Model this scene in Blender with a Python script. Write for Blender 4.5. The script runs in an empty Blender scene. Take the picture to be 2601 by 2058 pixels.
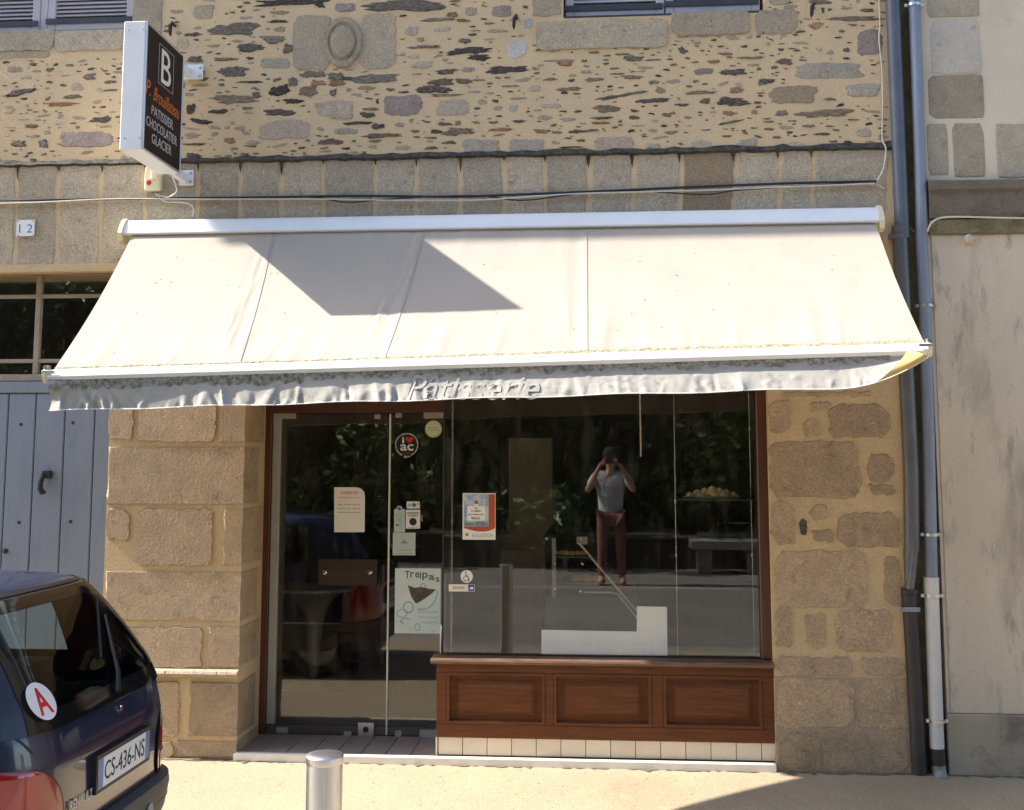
import bpy, bmesh, math, random
from math import sin, cos, pi, radians, sqrt, atan2
from mathutils import Vector, Matrix
random.seed(7)
S = bpy.context.scene
COL = S.collection

# ------------------------------------------------------------------ camera
W0, H0 = 2601.0, 2058.0
FPX, PX0, PY0 = 2978.9, 1306.3, 818.0
YAW, PITCH = 0.07986, 0.1149
CAM = Vector((0.0, -7.5, 1.985))
c_f = Vector((-sin(YAW)*cos(PITCH), cos(YAW)*cos(PITCH), sin(PITCH)))
c_r = Vector((cos(YAW), sin(YAW), 0.0))
c_u = c_r.cross(c_f)
cam = bpy.data.cameras.new('camera')
cam_o = bpy.data.objects.new('camera', cam); COL.objects.link(cam_o)
m = Matrix.Identity(4)
for i in range(3):
    m[i][0], m[i][1], m[i][2], m[i][3] = c_r[i], c_u[i], -c_f[i], CAM[i]
cam_o.matrix_world = m
cam.sensor_width = 36.0; cam.sensor_fit = 'HORIZONTAL'
cam.lens = FPX/W0*36.0
cam.shift_x = (W0/2-PX0)/W0
cam.shift_y = (PY0-H0/2)/W0
cam.clip_start = 0.02; cam.clip_end = 600
S.camera = cam_o

# ------------------------------------------------------------------ light
SUN_DIR = Vector((1.28, 0.018, -1.0)).normalized()      # the way the light travels: along the facade
SUN_EL = math.asin(-SUN_DIR.z)
world = bpy.data.worlds.new('World'); S.world = world; world.use_nodes = True
wn = world.node_tree; wn.nodes.clear()
wo = wn.nodes.new('ShaderNodeOutputWorld'); wb = wn.nodes.new('ShaderNodeBackground')
sky = wn.nodes.new('ShaderNodeTexSky'); sky.sky_type = 'NISHITA'; sky.sun_disc = False
sky.sun_elevation = SUN_EL; sky.sun_rotation = math.atan2(-SUN_DIR.x, -SUN_DIR.y)
sky.air_density = 1.0; sky.dust_density = 1.6; sky.ozone_density = 1.0
wn.links.new(sky.outputs[0], wb.inputs[0]); wb.inputs[1].default_value = 0.135
wn.links.new(wb.outputs[0], wo.inputs[0])
sl = bpy.data.lights.new('sun', 'SUN'); sl.energy = 4.4; sl.angle = radians(0.53); sl.color = (1.0, 0.94, 0.84)
so = bpy.data.objects.new('sun', sl); COL.objects.link(so)
so.rotation_euler = SUN_DIR.to_track_quat('-Z', 'Y').to_euler()
so.location = (-20, 0, 18)
S.view_settings.view_transform = 'Standard'; S.view_settings.look = 'None'
S.view_settings.exposure = 1.68; S.view_settings.gamma = 1.0; S.view_settings.use_curve_mapping = False
S.cycles.max_bounces = 10; S.cycles.transparent_max_bounces = 16
S.cycles.diffuse_bounces = 5
try: S.cycles.use_denoising = True
except Exception: pass

def at(px, py, Y=0.0):
    """point of the photograph -> the point of the plane y = Y seen there"""
    d = c_f + c_r*((px-PX0)/FPX) - c_u*((py-PY0)/FPX)
    t = (Y-CAM.y)/d.y
    return CAM + d*t
def ax(px, py, Y=0.0): return at(px, py, Y).x
def az(px, py, Y=0.0): return at(px, py, Y).z

# ------------------------------------------------------------------ materials
MATS = {}
def pmat(name, col, col2=None, scale=6, rough=.7, metal=0.0, bump=0.0, bscale=60, speck=0.0, sscale=90,
         var=0.0, spec=.4, coat=0.0, stretch=None, lo=.35, hi=.65, blotch=None):
    if name in MATS: return MATS[name]
    mt = bpy.data.materials.new(name); mt.use_nodes = True; MATS[name] = mt
    nt = mt.node_tree; N = nt.nodes; L = nt.links
    b = N['Principled BSDF']
    b.inputs['Roughness'].default_value = rough; b.inputs['Metallic'].default_value = metal
    b.inputs['Specular IOR Level'].default_value = spec
    if coat: b.inputs['Coat Weight'].default_value = coat; b.inputs['Coat Roughness'].default_value = .03
    tc = N.new('ShaderNodeTexCoord'); vec = tc.outputs['Object']
    if stretch:
        mp = N.new('ShaderNodeMapping'); mp.inputs['Scale'].default_value = stretch
        L.new(vec, mp.inputs[0]); vec = mp.outputs[0]
    def noise(sc, det=6, r=.6):
        n = N.new('ShaderNodeTexNoise'); n.inputs['Scale'].default_value = sc
        n.inputs['Detail'].default_value = det; n.inputs['Roughness'].default_value = r
        L.new(vec, n.inputs['Vector']); return n.outputs['Fac']
    def ramp(f, a, bb):
        r = N.new('ShaderNodeMapRange'); r.inputs['From Min'].default_value = a; r.inputs['From Max'].default_value = bb
        L.new(f, r.inputs['Value']); return r.outputs[0]
    def mix(f, A, B, mode='MIX'):
        x = N.new('ShaderNodeMix'); x.data_type = 'RGBA'; x.blend_type = mode
        if hasattr(f, 'links'): L.new(f, x.inputs[0])
        else: x.inputs[0].default_value = f
        for s_, k in ((A, 6), (B, 7)):
            if hasattr(s_, 'links'): L.new(s_, x.inputs[k])
            else: x.inputs[k].default_value = (*s_, 1) if len(s_) == 3 else s_
        return x.outputs[2]
    c = N.new('ShaderNodeRGB'); c.outputs[0].default_value = (*col, 1); cur = c.outputs[0]
    if col2 is not None: cur = mix(ramp(noise(scale), lo, hi), cur, col2)
    if blotch is not None:       # (colour, scale, lo, hi): patches with a shape of their own
        for bc, bs, bl, bh in (blotch if isinstance(blotch, list) else [blotch]):
            cur = mix(ramp(noise(bs, 8, .65), bl, bh), cur, bc)
    if speck:
        g = ramp(noise(sscale, 4, .75), .34, .66)
        v = N.new('ShaderNodeMapRange'); v.inputs['To Min'].default_value = 1-speck; v.inputs['To Max'].default_value = 1+speck
        L.new(g, v.inputs['Value'])
        mm = N.new('ShaderNodeVectorMath'); mm.operation = 'SCALE'; L.new(cur, mm.inputs[0]); L.new(v.outputs[0], mm.inputs['Scale'])
        cur = mm.outputs[0]
    if var:
        oi = N.new('ShaderNodeObjectInfo')
        v = N.new('ShaderNodeMapRange'); v.inputs['To Min'].default_value = 1-var; v.inputs['To Max'].default_value = 1+var
        L.new(oi.outputs['Random'], v.inputs['Value'])
        mm = N.new('ShaderNodeVectorMath'); mm.operation = 'SCALE'; L.new(cur, mm.inputs[0]); L.new(v.outputs[0], mm.inputs['Scale'])
        cur = mm.outputs[0]
    L.new(cur, b.inputs['Base Color'])
    if bump:
        bp = N.new('ShaderNodeBump'); bp.inputs['Distance'].default_value = bump; bp.inputs['Strength'].default_value = 1.0
        L.new(noise(bscale, 6, .68), bp.inputs['Height']); L.new(bp.outputs[0], b.inputs['Normal'])
    mt['nodes_cur'] = 0
    return mt
def glassmat(name, tint=(.93,.95,.94), ior=.045, rough=0.0, dirt=0.0):
    mt = bpy.data.materials.new(name); mt.use_nodes = True; MATS[name] = mt
    nt = mt.node_tree; N = nt.nodes; L = nt.links; N.remove(N['Principled BSDF'])
    o = N['Material Output']
    t = N.new('ShaderNodeBsdfTransparent'); t.inputs[0].default_value = (*tint, 1)
    g = N.new('ShaderNodeBsdfGlossy'); g.inputs['Roughness'].default_value = rough
    ge = N.new('ShaderNodeNewGeometry'); dt = N.new('ShaderNodeVectorMath'); dt.operation = 'DOT_PRODUCT'
    L.new(ge.outputs['Normal'], dt.inputs[0]); L.new(ge.outputs['Incoming'], dt.inputs[1])
    def mth(op, a, b=None):
        q = N.new('ShaderNodeMath'); q.operation = op
        for i_, v_ in enumerate((a, b)):
            if v_ is None: continue
            if hasattr(v_, 'links'): L.new(v_, q.inputs[i_])
            else: q.inputs[i_].default_value = v_
        return q.outputs[0]
    f0 = ior; ct = mth('ABSOLUTE', dt.outputs['Value']); pw5 = mth('POWER', mth('SUBTRACT', 1.0, ct), 5.0)
    fres = mth('ADD', mth('MULTIPLY', pw5, 1-f0), f0)
    mx = N.new('ShaderNodeMixShader'); L.new(fres, mx.inputs[0]); L.new(t.outputs[0], mx.inputs[1]); L.new(g.outputs[0], mx.inputs[2])
    out = mx.outputs[0]
    if dirt:
        d = N.new('ShaderNodeBsdfDiffuse'); d.inputs[0].default_value = (.5,.5,.48,1)
        tc = N.new('ShaderNodeTexCoord'); mp = N.new('ShaderNodeMapping'); mp.inputs['Scale'].default_value = (6, 1, 1.5)
        n = N.new('ShaderNodeTexNoise'); n.inputs['Scale'].default_value = 3; n.inputs['Detail'].default_value = 6
        L.new(tc.outputs['Object'], mp.inputs[0]); L.new(mp.outputs[0], n.inputs['Vector'])
        r = N.new('ShaderNodeMapRange'); r.inputs['From Min'].default_value = .5; r.inputs['From Max'].default_value = .8
        r.inputs['To Max'].default_value = dirt; L.new(n.outputs['Fac'], r.inputs['Value'])
        m2 = N.new('ShaderNodeMixShader'); L.new(r.outputs[0], m2.inputs[0]); L.new(out, m2.inputs[1]); L.new(d.outputs[0], m2.inputs[2]); out = m2.outputs[0]
    L.new(out, o.inputs['Surface'])
    return mt

M = {}
M['mortar'] = pmat('lime_mortar', (.65,.48,.285), (.585,.44,.275), 3.0, .92, bump=.009, bscale=38, speck=.16, sscale=110,
                   blotch=[((.50,.395,.265), 1.6, .56, .74), ((.64,.47,.27), 4.0, .60, .75), ((.53,.43,.30), 11, .60, .70), ((.30,.25,.19), 24, .68, .76)])
M['joint'] = pmat('joint_mortar', (.61,.445,.245), (.52,.39,.23), 5, .92, bump=.008, bscale=45, speck=.16, sscale=120, blotch=((.36,.28,.18), 15, .64, .74))
def granite(name, a, b, sp=.36, bump=.009):
    return pmat(name, a, b, 7, .9, bump=bump, bscale=48, speck=sp, sscale=125, var=.14, blotch=[(tuple(q*.70 for q in b), 12, .56, .70), (tuple(min(.6, q*1.22) for q in a), 19, .60, .70)])
M['s'] = pmat('slate_grey', (.095,.082,.070), (.215,.180,.140), 26, .85, bump=.012, bscale=45, speck=.45, sscale=60, var=.4, stretch=(1,1,2.6))
M['d'] = pmat('slate_dark', (.045,.037,.033), (.12,.098,.078), 30, .85, bump=.012, bscale=45, speck=.45, sscale=60, var=.4, stretch=(1,1,2.6))
M['b'] = pmat('schist_brown', (.13,.095,.065), (.24,.18,.12), 26, .85, bump=.012, bscale=45, speck=.4, sscale=60, var=.3, stretch=(1,1,2.6))
M['r'] = pmat('schist_rust', (.25,.125,.062), (.31,.20,.11), 22, .88, bump=.010, bscale=45, speck=.4, sscale=60, var=.25, stretch=(1,1,2))
M['p'] = granite('granite_purple', (.245,.185,.17), (.33,.26,.23))
M['k'] = granite('granite_pinkish', (.43,.33,.25), (.39,.32,.245))
M['g'] = granite('stone_grey', (.41,.35,.265), (.34,.30,.24))
M['e'] = granite('granite_beige', (.43,.345,.24), (.37,.31,.23))
M['o'] = granite('granite_ochre', (.34,.235,.14), (.31,.25,.175))
M['w'] = granite('quartz_white', (.50,.48,.44), (.40,.39,.36), .2)
M['y'] = granite('stone_ochre', (.34,.255,.13), (.29,.235,.14))
M['ashlar'] = granite('granite_ashlar', (.46,.38,.275), (.40,.335,.25), .40, .008)
M['pillar'] = granite('granite_pillar', (.465,.335,.205), (.375,.275,.175), .34, .014)
M['grime'] = pmat('black_lichen', (.030,.028,.026), (.10,.088,.07), 30, .95, bump=.01, bscale=60, speck=.4)
M['white'] = pmat('white_lacquer', (.80,.80,.80), (.74,.74,.74), 3, .35, spec=.5)
M['cream'] = pmat('cream_plastic', (.74,.68,.48), (.66,.60,.42), 8, .4)
M['bluegrey'] = pmat('blue_grey_paint', (.225,.258,.318), (.195,.228,.285), 2.5, .55, bump=.002, bscale=40, speck=.09, sscale=100, stretch=(3,1,.5), blotch=[((.165,.19,.235), 5, .58, .72), ((.27,.29,.35), 12, .62, .74)])
M['iron'] = pmat('black_iron', (.018,.018,.020), (.03,.028,.026), 20, .6)
M['frame_beige'] = pmat('old_beige_paint', (.34,.29,.23), (.28,.24,.19), 8, .7, speck=.15)
M['wood'] = pmat('varnished_brown_wood', (.150,.050,.017), (.095,.032,.011), 3, .5, bump=.002, bscale=30, stretch=(1.2,6,14), spec=.25, speck=.15, sscale=20)
M['wood_v'] = pmat('brown_frame_wood', (.095,.030,.014), (.065,.021,.010), 3, .42, stretch=(14,6,1.2), spec=.5)
M['wood_sill'] = pmat('worn_sill_wood', (.22,.13,.085), (.09,.045,.025), 5, .5, stretch=(1.5,10,40), speck=.3, sscale=20)
M['steel'] = pmat('brushed_steel', (.66,.66,.66), (.55,.55,.56), 8, .36, 1.0, stretch=(30,30,1))
M['chrome'] = pmat('chrome', (.85,.85,.86), None, 1, .08, 1.0)
M['alu'] = pmat('grey_aluminium', (.36,.37,.35), (.31,.32,.30), 8, .5, .2)
M['alu_light'] = pmat('pale_aluminium_strip', (.72,.68,.58), None, 1, .5)
M['glass'] = glassmat('shop_glass', (.985,.99,.985), .064, dirt=.03)
M['pane'] = glassmat('old_pane_glass', (.88,.9,.88), .045)
M['tile'] = pmat('cream_tile', (.74,.63,.48), (.69,.585,.44), 6, .35, var=.06, spec=.5, speck=.05)
M['tile_step'] = pmat('stoneware_step_tile', (.30,.245,.22), (.25,.21,.19), 10, .5, var=.08, speck=.12)
M['nosing'] = pmat('white_nosing', (.78,.74,.66), (.70,.66,.58), 10, .4)
M['grout'] = pmat('tile_grout', (.17,.14,.11), (.12,.10,.085), 20, .9)
M['pavement'] = pmat('washed_gravel_concrete', (.40,.315,.21), (.345,.275,.185), .9, .9, bump=.005, bscale=110, speck=.26, sscale=95,
                     blotch=[((.31,.245,.16), .8, .54, .70), ((.42,.33,.215), 3.1, .58, .70), ((.17,.14,.10), 40, .70, .78)])
M['asphalt'] = pmat('worn_asphalt', (.23,.21,.18), (.18,.165,.145), 1.2, .9, bump=.003, bscale=160, speck=.3, sscale=130)
M['kerbstone'] = granite('granite_kerb', (.32,.30,.27), (.26,.245,.22))
M['soil'] = pmat('leaf_litter', (.06,.05,.03), (.035,.04,.018), 1.5, .95, speck=.3)

# ------------------------------------------------------------------ builders
class MB:
    def __init__(s): s.v = []; s.f = []; s.mi = []
    def add(s, vs, fs, mi=0):
        o = len(s.v); s.v += [tuple(p) for p in vs]
        s.f += [tuple(i+o for i in f) for f in fs]; s.mi += [mi]*len(fs); return s
    def box(s, x0, x1, y0, y1, z0, z1, bev=0.0, mi=0):
        if x0 > x1: x0, x1 = x1, x0
        if y0 > y1: y0, y1 = y1, y0
        if z0 > z1: z0, z1 = z1, z0
        if bev <= 0:
            vs = [(x,y,z) for x in (x0,x1) for y in (y0,y1) for z in (z0,z1)]
            return s.add(vs, [(0,1,3,2),(4,6,7,5),(0,4,5,1),(2,3,7,6),(0,2,6,4),(1,5,7,3)], mi)
        bev = min(bev, (x1-x0)*.45, (y1-y0)*.45, (z1-z0)*.45)
        bm = bmesh.new(); bmesh.ops.create_cube(bm, size=1)
        for v in bm.verts:
            v.co = Vector(((x0+x1)/2+v.co.x*(x1-x0), (y0+y1)/2+v.co.y*(y1-y0), (z0+z1)/2+v.co.z*(z1-z0)))
        bmesh.ops.bevel(bm, geom=list(bm.edges), offset=bev, segments=1, affect='EDGES')
        bm.verts.index_update()
        s.add([v.co for v in bm.verts], [[v.index for v in f.verts] for f in bm.faces], mi); bm.free(); return s
    def poly(s, pts, n, d, mi=0):
        """flat outline pts (3-D, counter-clockwise seen from tip of n) thickened by d against n"""
        k = len(pts); n = Vector(n); back = [Vector(p)-n*d for p in pts]
        s.add(list(pts)+back, [tuple(range(k)), tuple(range(2*k-1, k-1, -1))]+[(i, i+k, (i+1) % k+k, (i+1) % k) for i in range(k)], mi); return s
    def tube(s, pts, r, n=10, cap=True, mi=0):
        pts = [Vector(p) for p in pts]; rs = r if isinstance(r, (list, tuple)) else [r]*len(pts)
        up = None; rings = []
        for i, p in enumerate(pts):
            t = (pts[min(i+1, len(pts)-1)]-pts[max(i-1, 0)]).normalized()
            if up is None:
                up = Vector((0,0,1)) if abs(t.z) < .9 else Vector((1,0,0))
            a = t.cross(up).normalized(); up = a.cross(t).normalized()
            rings.append([p+a*rs[i]*cos(2*pi*j/n)+up*rs[i]*sin(2*pi*j/n) for j in range(n)])
        o = [q for rg in rings for q in rg]; fs = []
        for i in range(len(pts)-1):
            for j in range(n):
                a = i*n+j; b = i*n+(j+1) % n; fs.append((a, b, b+n, a+n))
        if cap: fs += [tuple(range(n-1, -1, -1)), tuple(range(len(o)-n, len(o)))]
        return s.add(o, fs, mi)
    def lathe(s, prof, c, n=24, mi=0, axis='z', cap=True):
        vs = []; fs = []
        for r, h in prof:
            for j in range(n):
                a = 2*pi*j/n
                if axis == 'z': vs.append((c[0]+r*cos(a), c[1]+r*sin(a), c[2]+h))
                elif axis == 'y': vs.append((c[0]+r*cos(a), c[1]+h, c[2]+r*sin(a)))
                else: vs.append((c[0]+h, c[1]+r*cos(a), c[2]+r*sin(a)))
        for i in range(len(prof)-1):
            for j in range(n):
                a = i*n+j; b = i*n+(j+1) % n; fs.append((a, b, b+n, a+n))
        if cap: fs += [tuple(range(n-1, -1, -1)), tuple(range(len(vs)-n, len(vs)))]
        return s.add(vs, fs, mi)
    def grid(s, fn, nu, nv, mi=0):
        vs = [fn(i/nu, j/nv) for j in range(nv+1) for i in range(nu+1)]
        fs = [(j*(nu+1)+i, j*(nu+1)+i+1, (j+1)*(nu+1)+i+1, (j+1)*(nu+1)+i) for j in range(nv) for i in range(nu)]
        return s.add(vs, fs, mi)
    def build(s, name, mats, parent=None, smooth=False, fix=True):
        me = bpy.data.meshes.new(name); me.from_pydata(s.v, [], s.f)
        mats = mats if isinstance(mats, (list, tuple)) else [mats]
        for x in mats: me.materials.append(x)
        if len(mats) > 1: me.polygons.foreach_set('material_index', s.mi)
        if fix:
            bm = bmesh.new(); bm.from_mesh(me); bmesh.ops.recalc_face_normals(bm, faces=bm.faces); bm.to_mesh(me); bm.free()
        if smooth:
            me.polygons.foreach_set('use_smooth', [True]*len(me.polygons))
            if smooth != 'all':
                try: me.set_sharp_from_angle(angle=radians(40))
                except Exception: pass
        o = bpy.data.objects.new(name, me); COL.objects.link(o)
        if parent is not None: put(o, parent)
        return o
def wloc(o):
    p = Vector(o.location)
    while o.parent is not None: o = o.parent; p += Vector(o.location)
    return p
def put(o, parent):
    """child of parent, vertices given in world metres"""
    o.parent = parent; off = wloc(parent)
    if off.length > 1e-9: o.data.transform(Matrix.Translation(-off))
    return o
def tag(o, label=None, cat=None, group=None, kind=None):
    if label: o['label'] = label
    if cat: o['category'] = cat
    if group: o['group'] = group
    if kind: o['kind'] = kind
    return o
def thing(name, label, cat, loc=(0,0,0), group=None):
    o = bpy.data.objects.new(name, None); COL.objects.link(o); o.location = loc; o.empty_display_size = .2
    return tag(o, label, cat, group)
def setroot(o, loc):
    """move a one-mesh thing's origin to loc"""
    o.data.transform(Matrix.Translation(-Vector(loc))); o.location = loc; return o
def single(mb, name, mats, label, cat, loc, group=None, smooth=False, kind=None):
    return tag(setroot(mb.build(name, mats, None, smooth), loc), label, cat, group, kind)
def text(body, org, ex, ey, w, h, name, mat, parent, depth=.001, shear=0.0, bold=0.0, space=1.0):
    """lettering fitted into the w x h box whose lower left corner is org (axes ex, ey)"""
    cu = bpy.data.curves.new('t', 'FONT'); cu.body = body; cu.shear = shear; cu.offset = bold; cu.resolution_u = 3; cu.space_character = space
    to = bpy.data.objects.new('t', cu); COL.objects.link(to)
    dg = bpy.context.evaluated_depsgraph_get()
    me = bpy.data.meshes.new_from_object(to.evaluated_get(dg))
    bpy.data.objects.remove(to); bpy.data.curves.remove(cu)
    me.name = name
    xs = [v.co.x for v in me.vertices]; ys = [v.co.y for v in me.vertices]
    x0, x1, y0, y1 = min(xs), max(xs), min(ys), max(ys)
    ex, ey = Vector(ex).normalized(), Vector(ey).normalized(); en = ex.cross(ey)
    bm = bmesh.new(); bm.from_mesh(me)
    bmesh.ops.remove_doubles(bm, verts=bm.verts, dist=1e-5)
    r = bmesh.ops.extrude_face_region(bm, geom=list(bm.faces))
    new = {g for g in r['geom'] if isinstance(g, bmesh.types.BMVert)}
    for v in bm.verts:
        a = (v.co.x-x0)/(x1-x0)*w; b = (v.co.y-y0)/(y1-y0)*h
        v.co = Vector(org)+ex*a+ey*b+en*(depth if v in new else 0)
    bm.to_mesh(me); bm.free(); me.materials.clear(); me.materials.append(mat)
    o = bpy.data.objects.new(name, me); COL.objects.link(o)
    if parent is not None: put(o, parent)
    return o
def rnd(a, b): return random.uniform(a, b)

def stone_into(mb, cx, cz, w, h, y0, proud, n=16, ex=2.6, rag=.10, tilt=0.0, rng=random, mi=0):
    """one irregular stone let into the wall face y0, proud of the mortar"""
    o0 = []; o1 = []; ph = [rng.uniform(0, 6.28) for _ in range(4)]
    tx_, tz_ = rng.uniform(-.0015, .0015)/max(w, .05), rng.uniform(-.001, .002)/max(h, .03)
    for i in range(n):
        t = 2*pi*(i+rng.uniform(-.3, .3))/n
        c, s_ = cos(t), sin(t)
        rr = (abs(c)**ex+abs(s_)**ex)**(-1/ex)
        k = 1+rag*(.5*sin(2*t+ph[0])+.45*sin(3*t+ph[1])+.4*sin(5*t+ph[2]))+rng.uniform(-rag, rag)*.9
        x, z = c*rr*w/2*k, s_*rr*h/2*k
        x, z = x*cos(tilt)-z*sin(tilt), x*sin(tilt)+z*cos(tilt)
        o0.append((cx+x, y0+.004, cz+z))
        q = max(.55, 1-.009/max(.012, min(w, h)*.5))
        o1.append((cx+x*q, y0-proud+tx_*x*2+tz_*z*2, cz+z*q))
    mb.add(o0+o1, [(i, (i+1) % n, n+(i+1) % n, n+i) for i in range(n)]+[tuple(range(n, 2*n))], mi)

def rect_stone(mb, x0, x1, z0, z1, y0, proud, rng, am=.006, rc=.02, skew=0.0):
    """a roughly squared stone: straight ragged sides, corners knocked off"""
    w, h = x1-x0, z1-z0; rc = min(rc, w*.3, h*.3); ol = []
    def side(ax_, az_, bx_, bz_):
        m_ = max(2, min(12, int(math.hypot(bx_-ax_, bz_-az_)/.03)))
        for i in range(m_+1):
            t = i/m_; ol.append((ax_+(bx_-ax_)*t+rng.uniform(-am, am), az_+(bz_-az_)*t+rng.uniform(-am, am)))
    r4 = [rc*rng.uniform(.3, 1.3) for _ in range(4)]
    side(x0+r4[0], z0, x1-r4[1], z0); side(x1, z0+r4[1], x1, z1-r4[2]); side(x1-r4[2], z1, x0+r4[3], z1); side(x0, z1-r4[3], x0, z0+r4[0])
    ol = [(x+skew*(z-(z0+z1)/2), z) for x, z in ol]
    k = len(ol); cx, cz = (x0+x1)/2, (z0+z1)/2; e = .0045
    tz_ = rng.uniform(-.001, .002)/h
    fr_ = [(cx+(x-cx)*(1-2*e/w), y0-proud+tz_*(z-cz), cz+(z-cz)*(1-2*e/h)) for x, z in ol]
    mb.add([(x, y0+.004, z) for x, z in ol]+fr_, [(q, (q+1) % k, k+(q+1) % k, k+q) for q in range(k)]+[tuple(range(k, 2*k))])

# =================================================================== THE GROUND
GZ = [(-400,.335),(-7.45,.335),(-7.449,.20),(-6.0,.15),(-4.75,.055),(-4.4,.055),(0,.095),(50,.095)]
def gz(y):
    for (a, va), (b, vb) in zip(GZ[:-1], GZ[1:]):
        if y <= b: return va+(vb-va)*(y-a)/(b-a)
    return GZ[-1][1]
def sheet(name, x0, x1, ys, mat, dz=0.0, nx=6):
    mb = MB()
    for a, b in zip(ys[:-1], ys[1:]):
        for i in range(nx):
            xa = x0+(x1-x0)*i/nx; xb = x0+(x1-x0)*(i+1)/nx
            mb.add([(xa,a,gz(a)+dz),(xb,a,gz(a)+dz),(xb,b,gz(b)+dz),(xa,b,gz(b)+dz)], [(0,1,2,3)])
    return tag(mb.build(name, mat), kind='structure')
tag(MB().add([(-200,-200,-.10),(200,-200,-.10),(200,14,-.10),(-200,14,-.10)], [(0,1,2,3)]).build('ground', M['soil']), kind='structure')
sheet('pavement', -60, 60, [-4.4,-3,-2,-1,0], M['pavement'], 0)
sheet('gutter', -60, 60, [-4.75,-4.403], M['kerbstone'], -.004)
sheet('road', -60, 60, [-7.452,-7.0,-6.0,-4.752], M['asphalt'], -.006)
tag(MB().box(-60,60,-7.70,-7.448,.02,.337,.012).build('kerb', M['kerbstone']), kind='structure')
tag(MB().add([(-60,-7.702,.335),(60,-7.702,.335),(60,-12,.335),(-60,-12,.335)], [(0,1,2,3)]).build('far_pavement', M['asphalt']), kind='structure')
tag(MB().add([(-60,-12.0,.38),(60,-12.0,.38),(60,-21,.45),(-60,-21,.45)], [(0,1,2,3)]).build('planting_bed', M['soil']), kind='structure')

mb = MB(); rg0 = random.Random(12); lo = []; hi = []
for i in range(400):
    x = -7+12*i/399; hi.append((x, -.002, gz(0)+.004)); lo.append((x, -.03-rg0.uniform(0,.05)-(.04 if rg0.random() < .1 else 0), gz(-.05)+.004))
mb.add(lo+hi, [(i,i+1,401+i,400+i) for i in range(399)])
tag(mb.build('wall_foot_dirt', pmat('street_dirt',(.13,.105,.07),(.20,.16,.105),25,.95,speck=.4)), 'irregular line of dark dirt along the foot of the walls', 'dirt', kind='stuff')
mb = MB()
for i in range(260):
    x, y = rg0.uniform(-4, 2.6), -abs(rg0.gauss(0,.9))-.03; r_ = rg0.uniform(.003,.007); z = gz(y)+.001
    k = [(x+r_*cos(a+i), y+r_*.8*sin(a+i), z) for a in (0,1.6,3.1,4.7)]; mb.add(k+[(x,y,z+r_*.7)], [(0,1,4),(1,2,4),(2,3,4),(3,0,4)])
tag(mb.build('loose_grit', pmat('loose_grit',(.30,.25,.18),(.14,.115,.08),60,.9)), 'loose grit and crumbs scattered on the pavement', 'grit', kind='stuff')
# =================================================================== STONE BUILDING
bld = thing('stone_building', 'old rubble stone house with pale ochre mortar above the cream awning and bakery shopfront', 'building')
XR = ax(2292, 900)                                   # right corner of the house
XL = -9.0
X_PL = ax(275, 1250)                                 # left pillar, left edge
X_PR = ax(611, 1500)                                 # left pillar, right edge
X_RP = ax(1962, 1500)                                # right pillar, left edge
Z_LD = az(120, 686)                                  # underside of lintel over the blue door
Z_LS = az(1500, 990)                                 # lintel over the shopfront (behind the awning)
Z_W1 = az(150, 79); X_W1 = ax(340, 40)
Z_W2 = az(1600, 42); X_W2a = ax(1431, 40); X_W2b = ax(1941, 20)
holes = [(XL+2.4, X_PL, -.2, Z_LD), (X_PR, X_RP, -.2, Z_LS), (X_W1-1.25, X_W1, Z_W1, Z_W1+1.7), (X_W2a, X_W2b, Z_W2, Z_W2+1.7)]
def wall_with_holes(x0, x1, z0, z1, holes, y, dep):
    xs = sorted({x0, x1, *[h[0] for h in holes], *[h[1] for h in holes]}); zs = sorted({z0, z1, *[h[2] for h in holes], *[h[3] for h in holes]})
    xs = [x for x in xs if x0 <= x <= x1]; zs = [z for z in zs if z0 <= z <= z1]
    inh = lambda x, z: any(a < x < b and c < z < d for a, b, c, d in holes)
    mb = MB()
    for i in range(len(xs)-1):
        for j in range(len(zs)-1):
            if not inh((xs[i]+xs[i+1])/2, (zs[j]+zs[j+1])/2):
                mb.add([(xs[i],y,zs[j]),(xs[i+1],y,zs[j]),(xs[i+1],y,zs[j+1]),(xs[i],y,zs[j+1])], [(0,1,2,3)])
    for a, b, c, d in holes:
        c = max(c, z0)
        mb.add([(a,y,c),(a,y+dep,c),(a,y+dep,d),(a,y,d)], [(0,1,2,3)]); mb.add([(b,y,c),(b,y,d),(b,y+dep,d),(b,y+dep,c)], [(0,1,2,3)])
        mb.add([(a,y,d),(a,y+dep,d),(b,y+dep,d),(b,y,d)], [(0,1,2,3)])
    return mb
mb = wall_with_holes(XL, XR, -.2, 8.6, holes, 0, .52)
mb.add([(XR,0,-.2),(XR,.6,-.2),(XR,.6,8.6),(XR,0,8.6)], [(0,1,2,3)])
wall = mb.build('wall', M['mortar'], bld, fix=False)
MB().box(XL, XR, .53, .60, Z_W1+1.7, 8.6).build('inner_wall', M['mortar'], bld)
MB().add([(XL-.2,-.35,8.6),(XR,-.35,8.6),(XR,5,11.2),(XL-.2,5,11.2)], [(0,1,2,3)]).build('roof', M['s'], bld)

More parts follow.
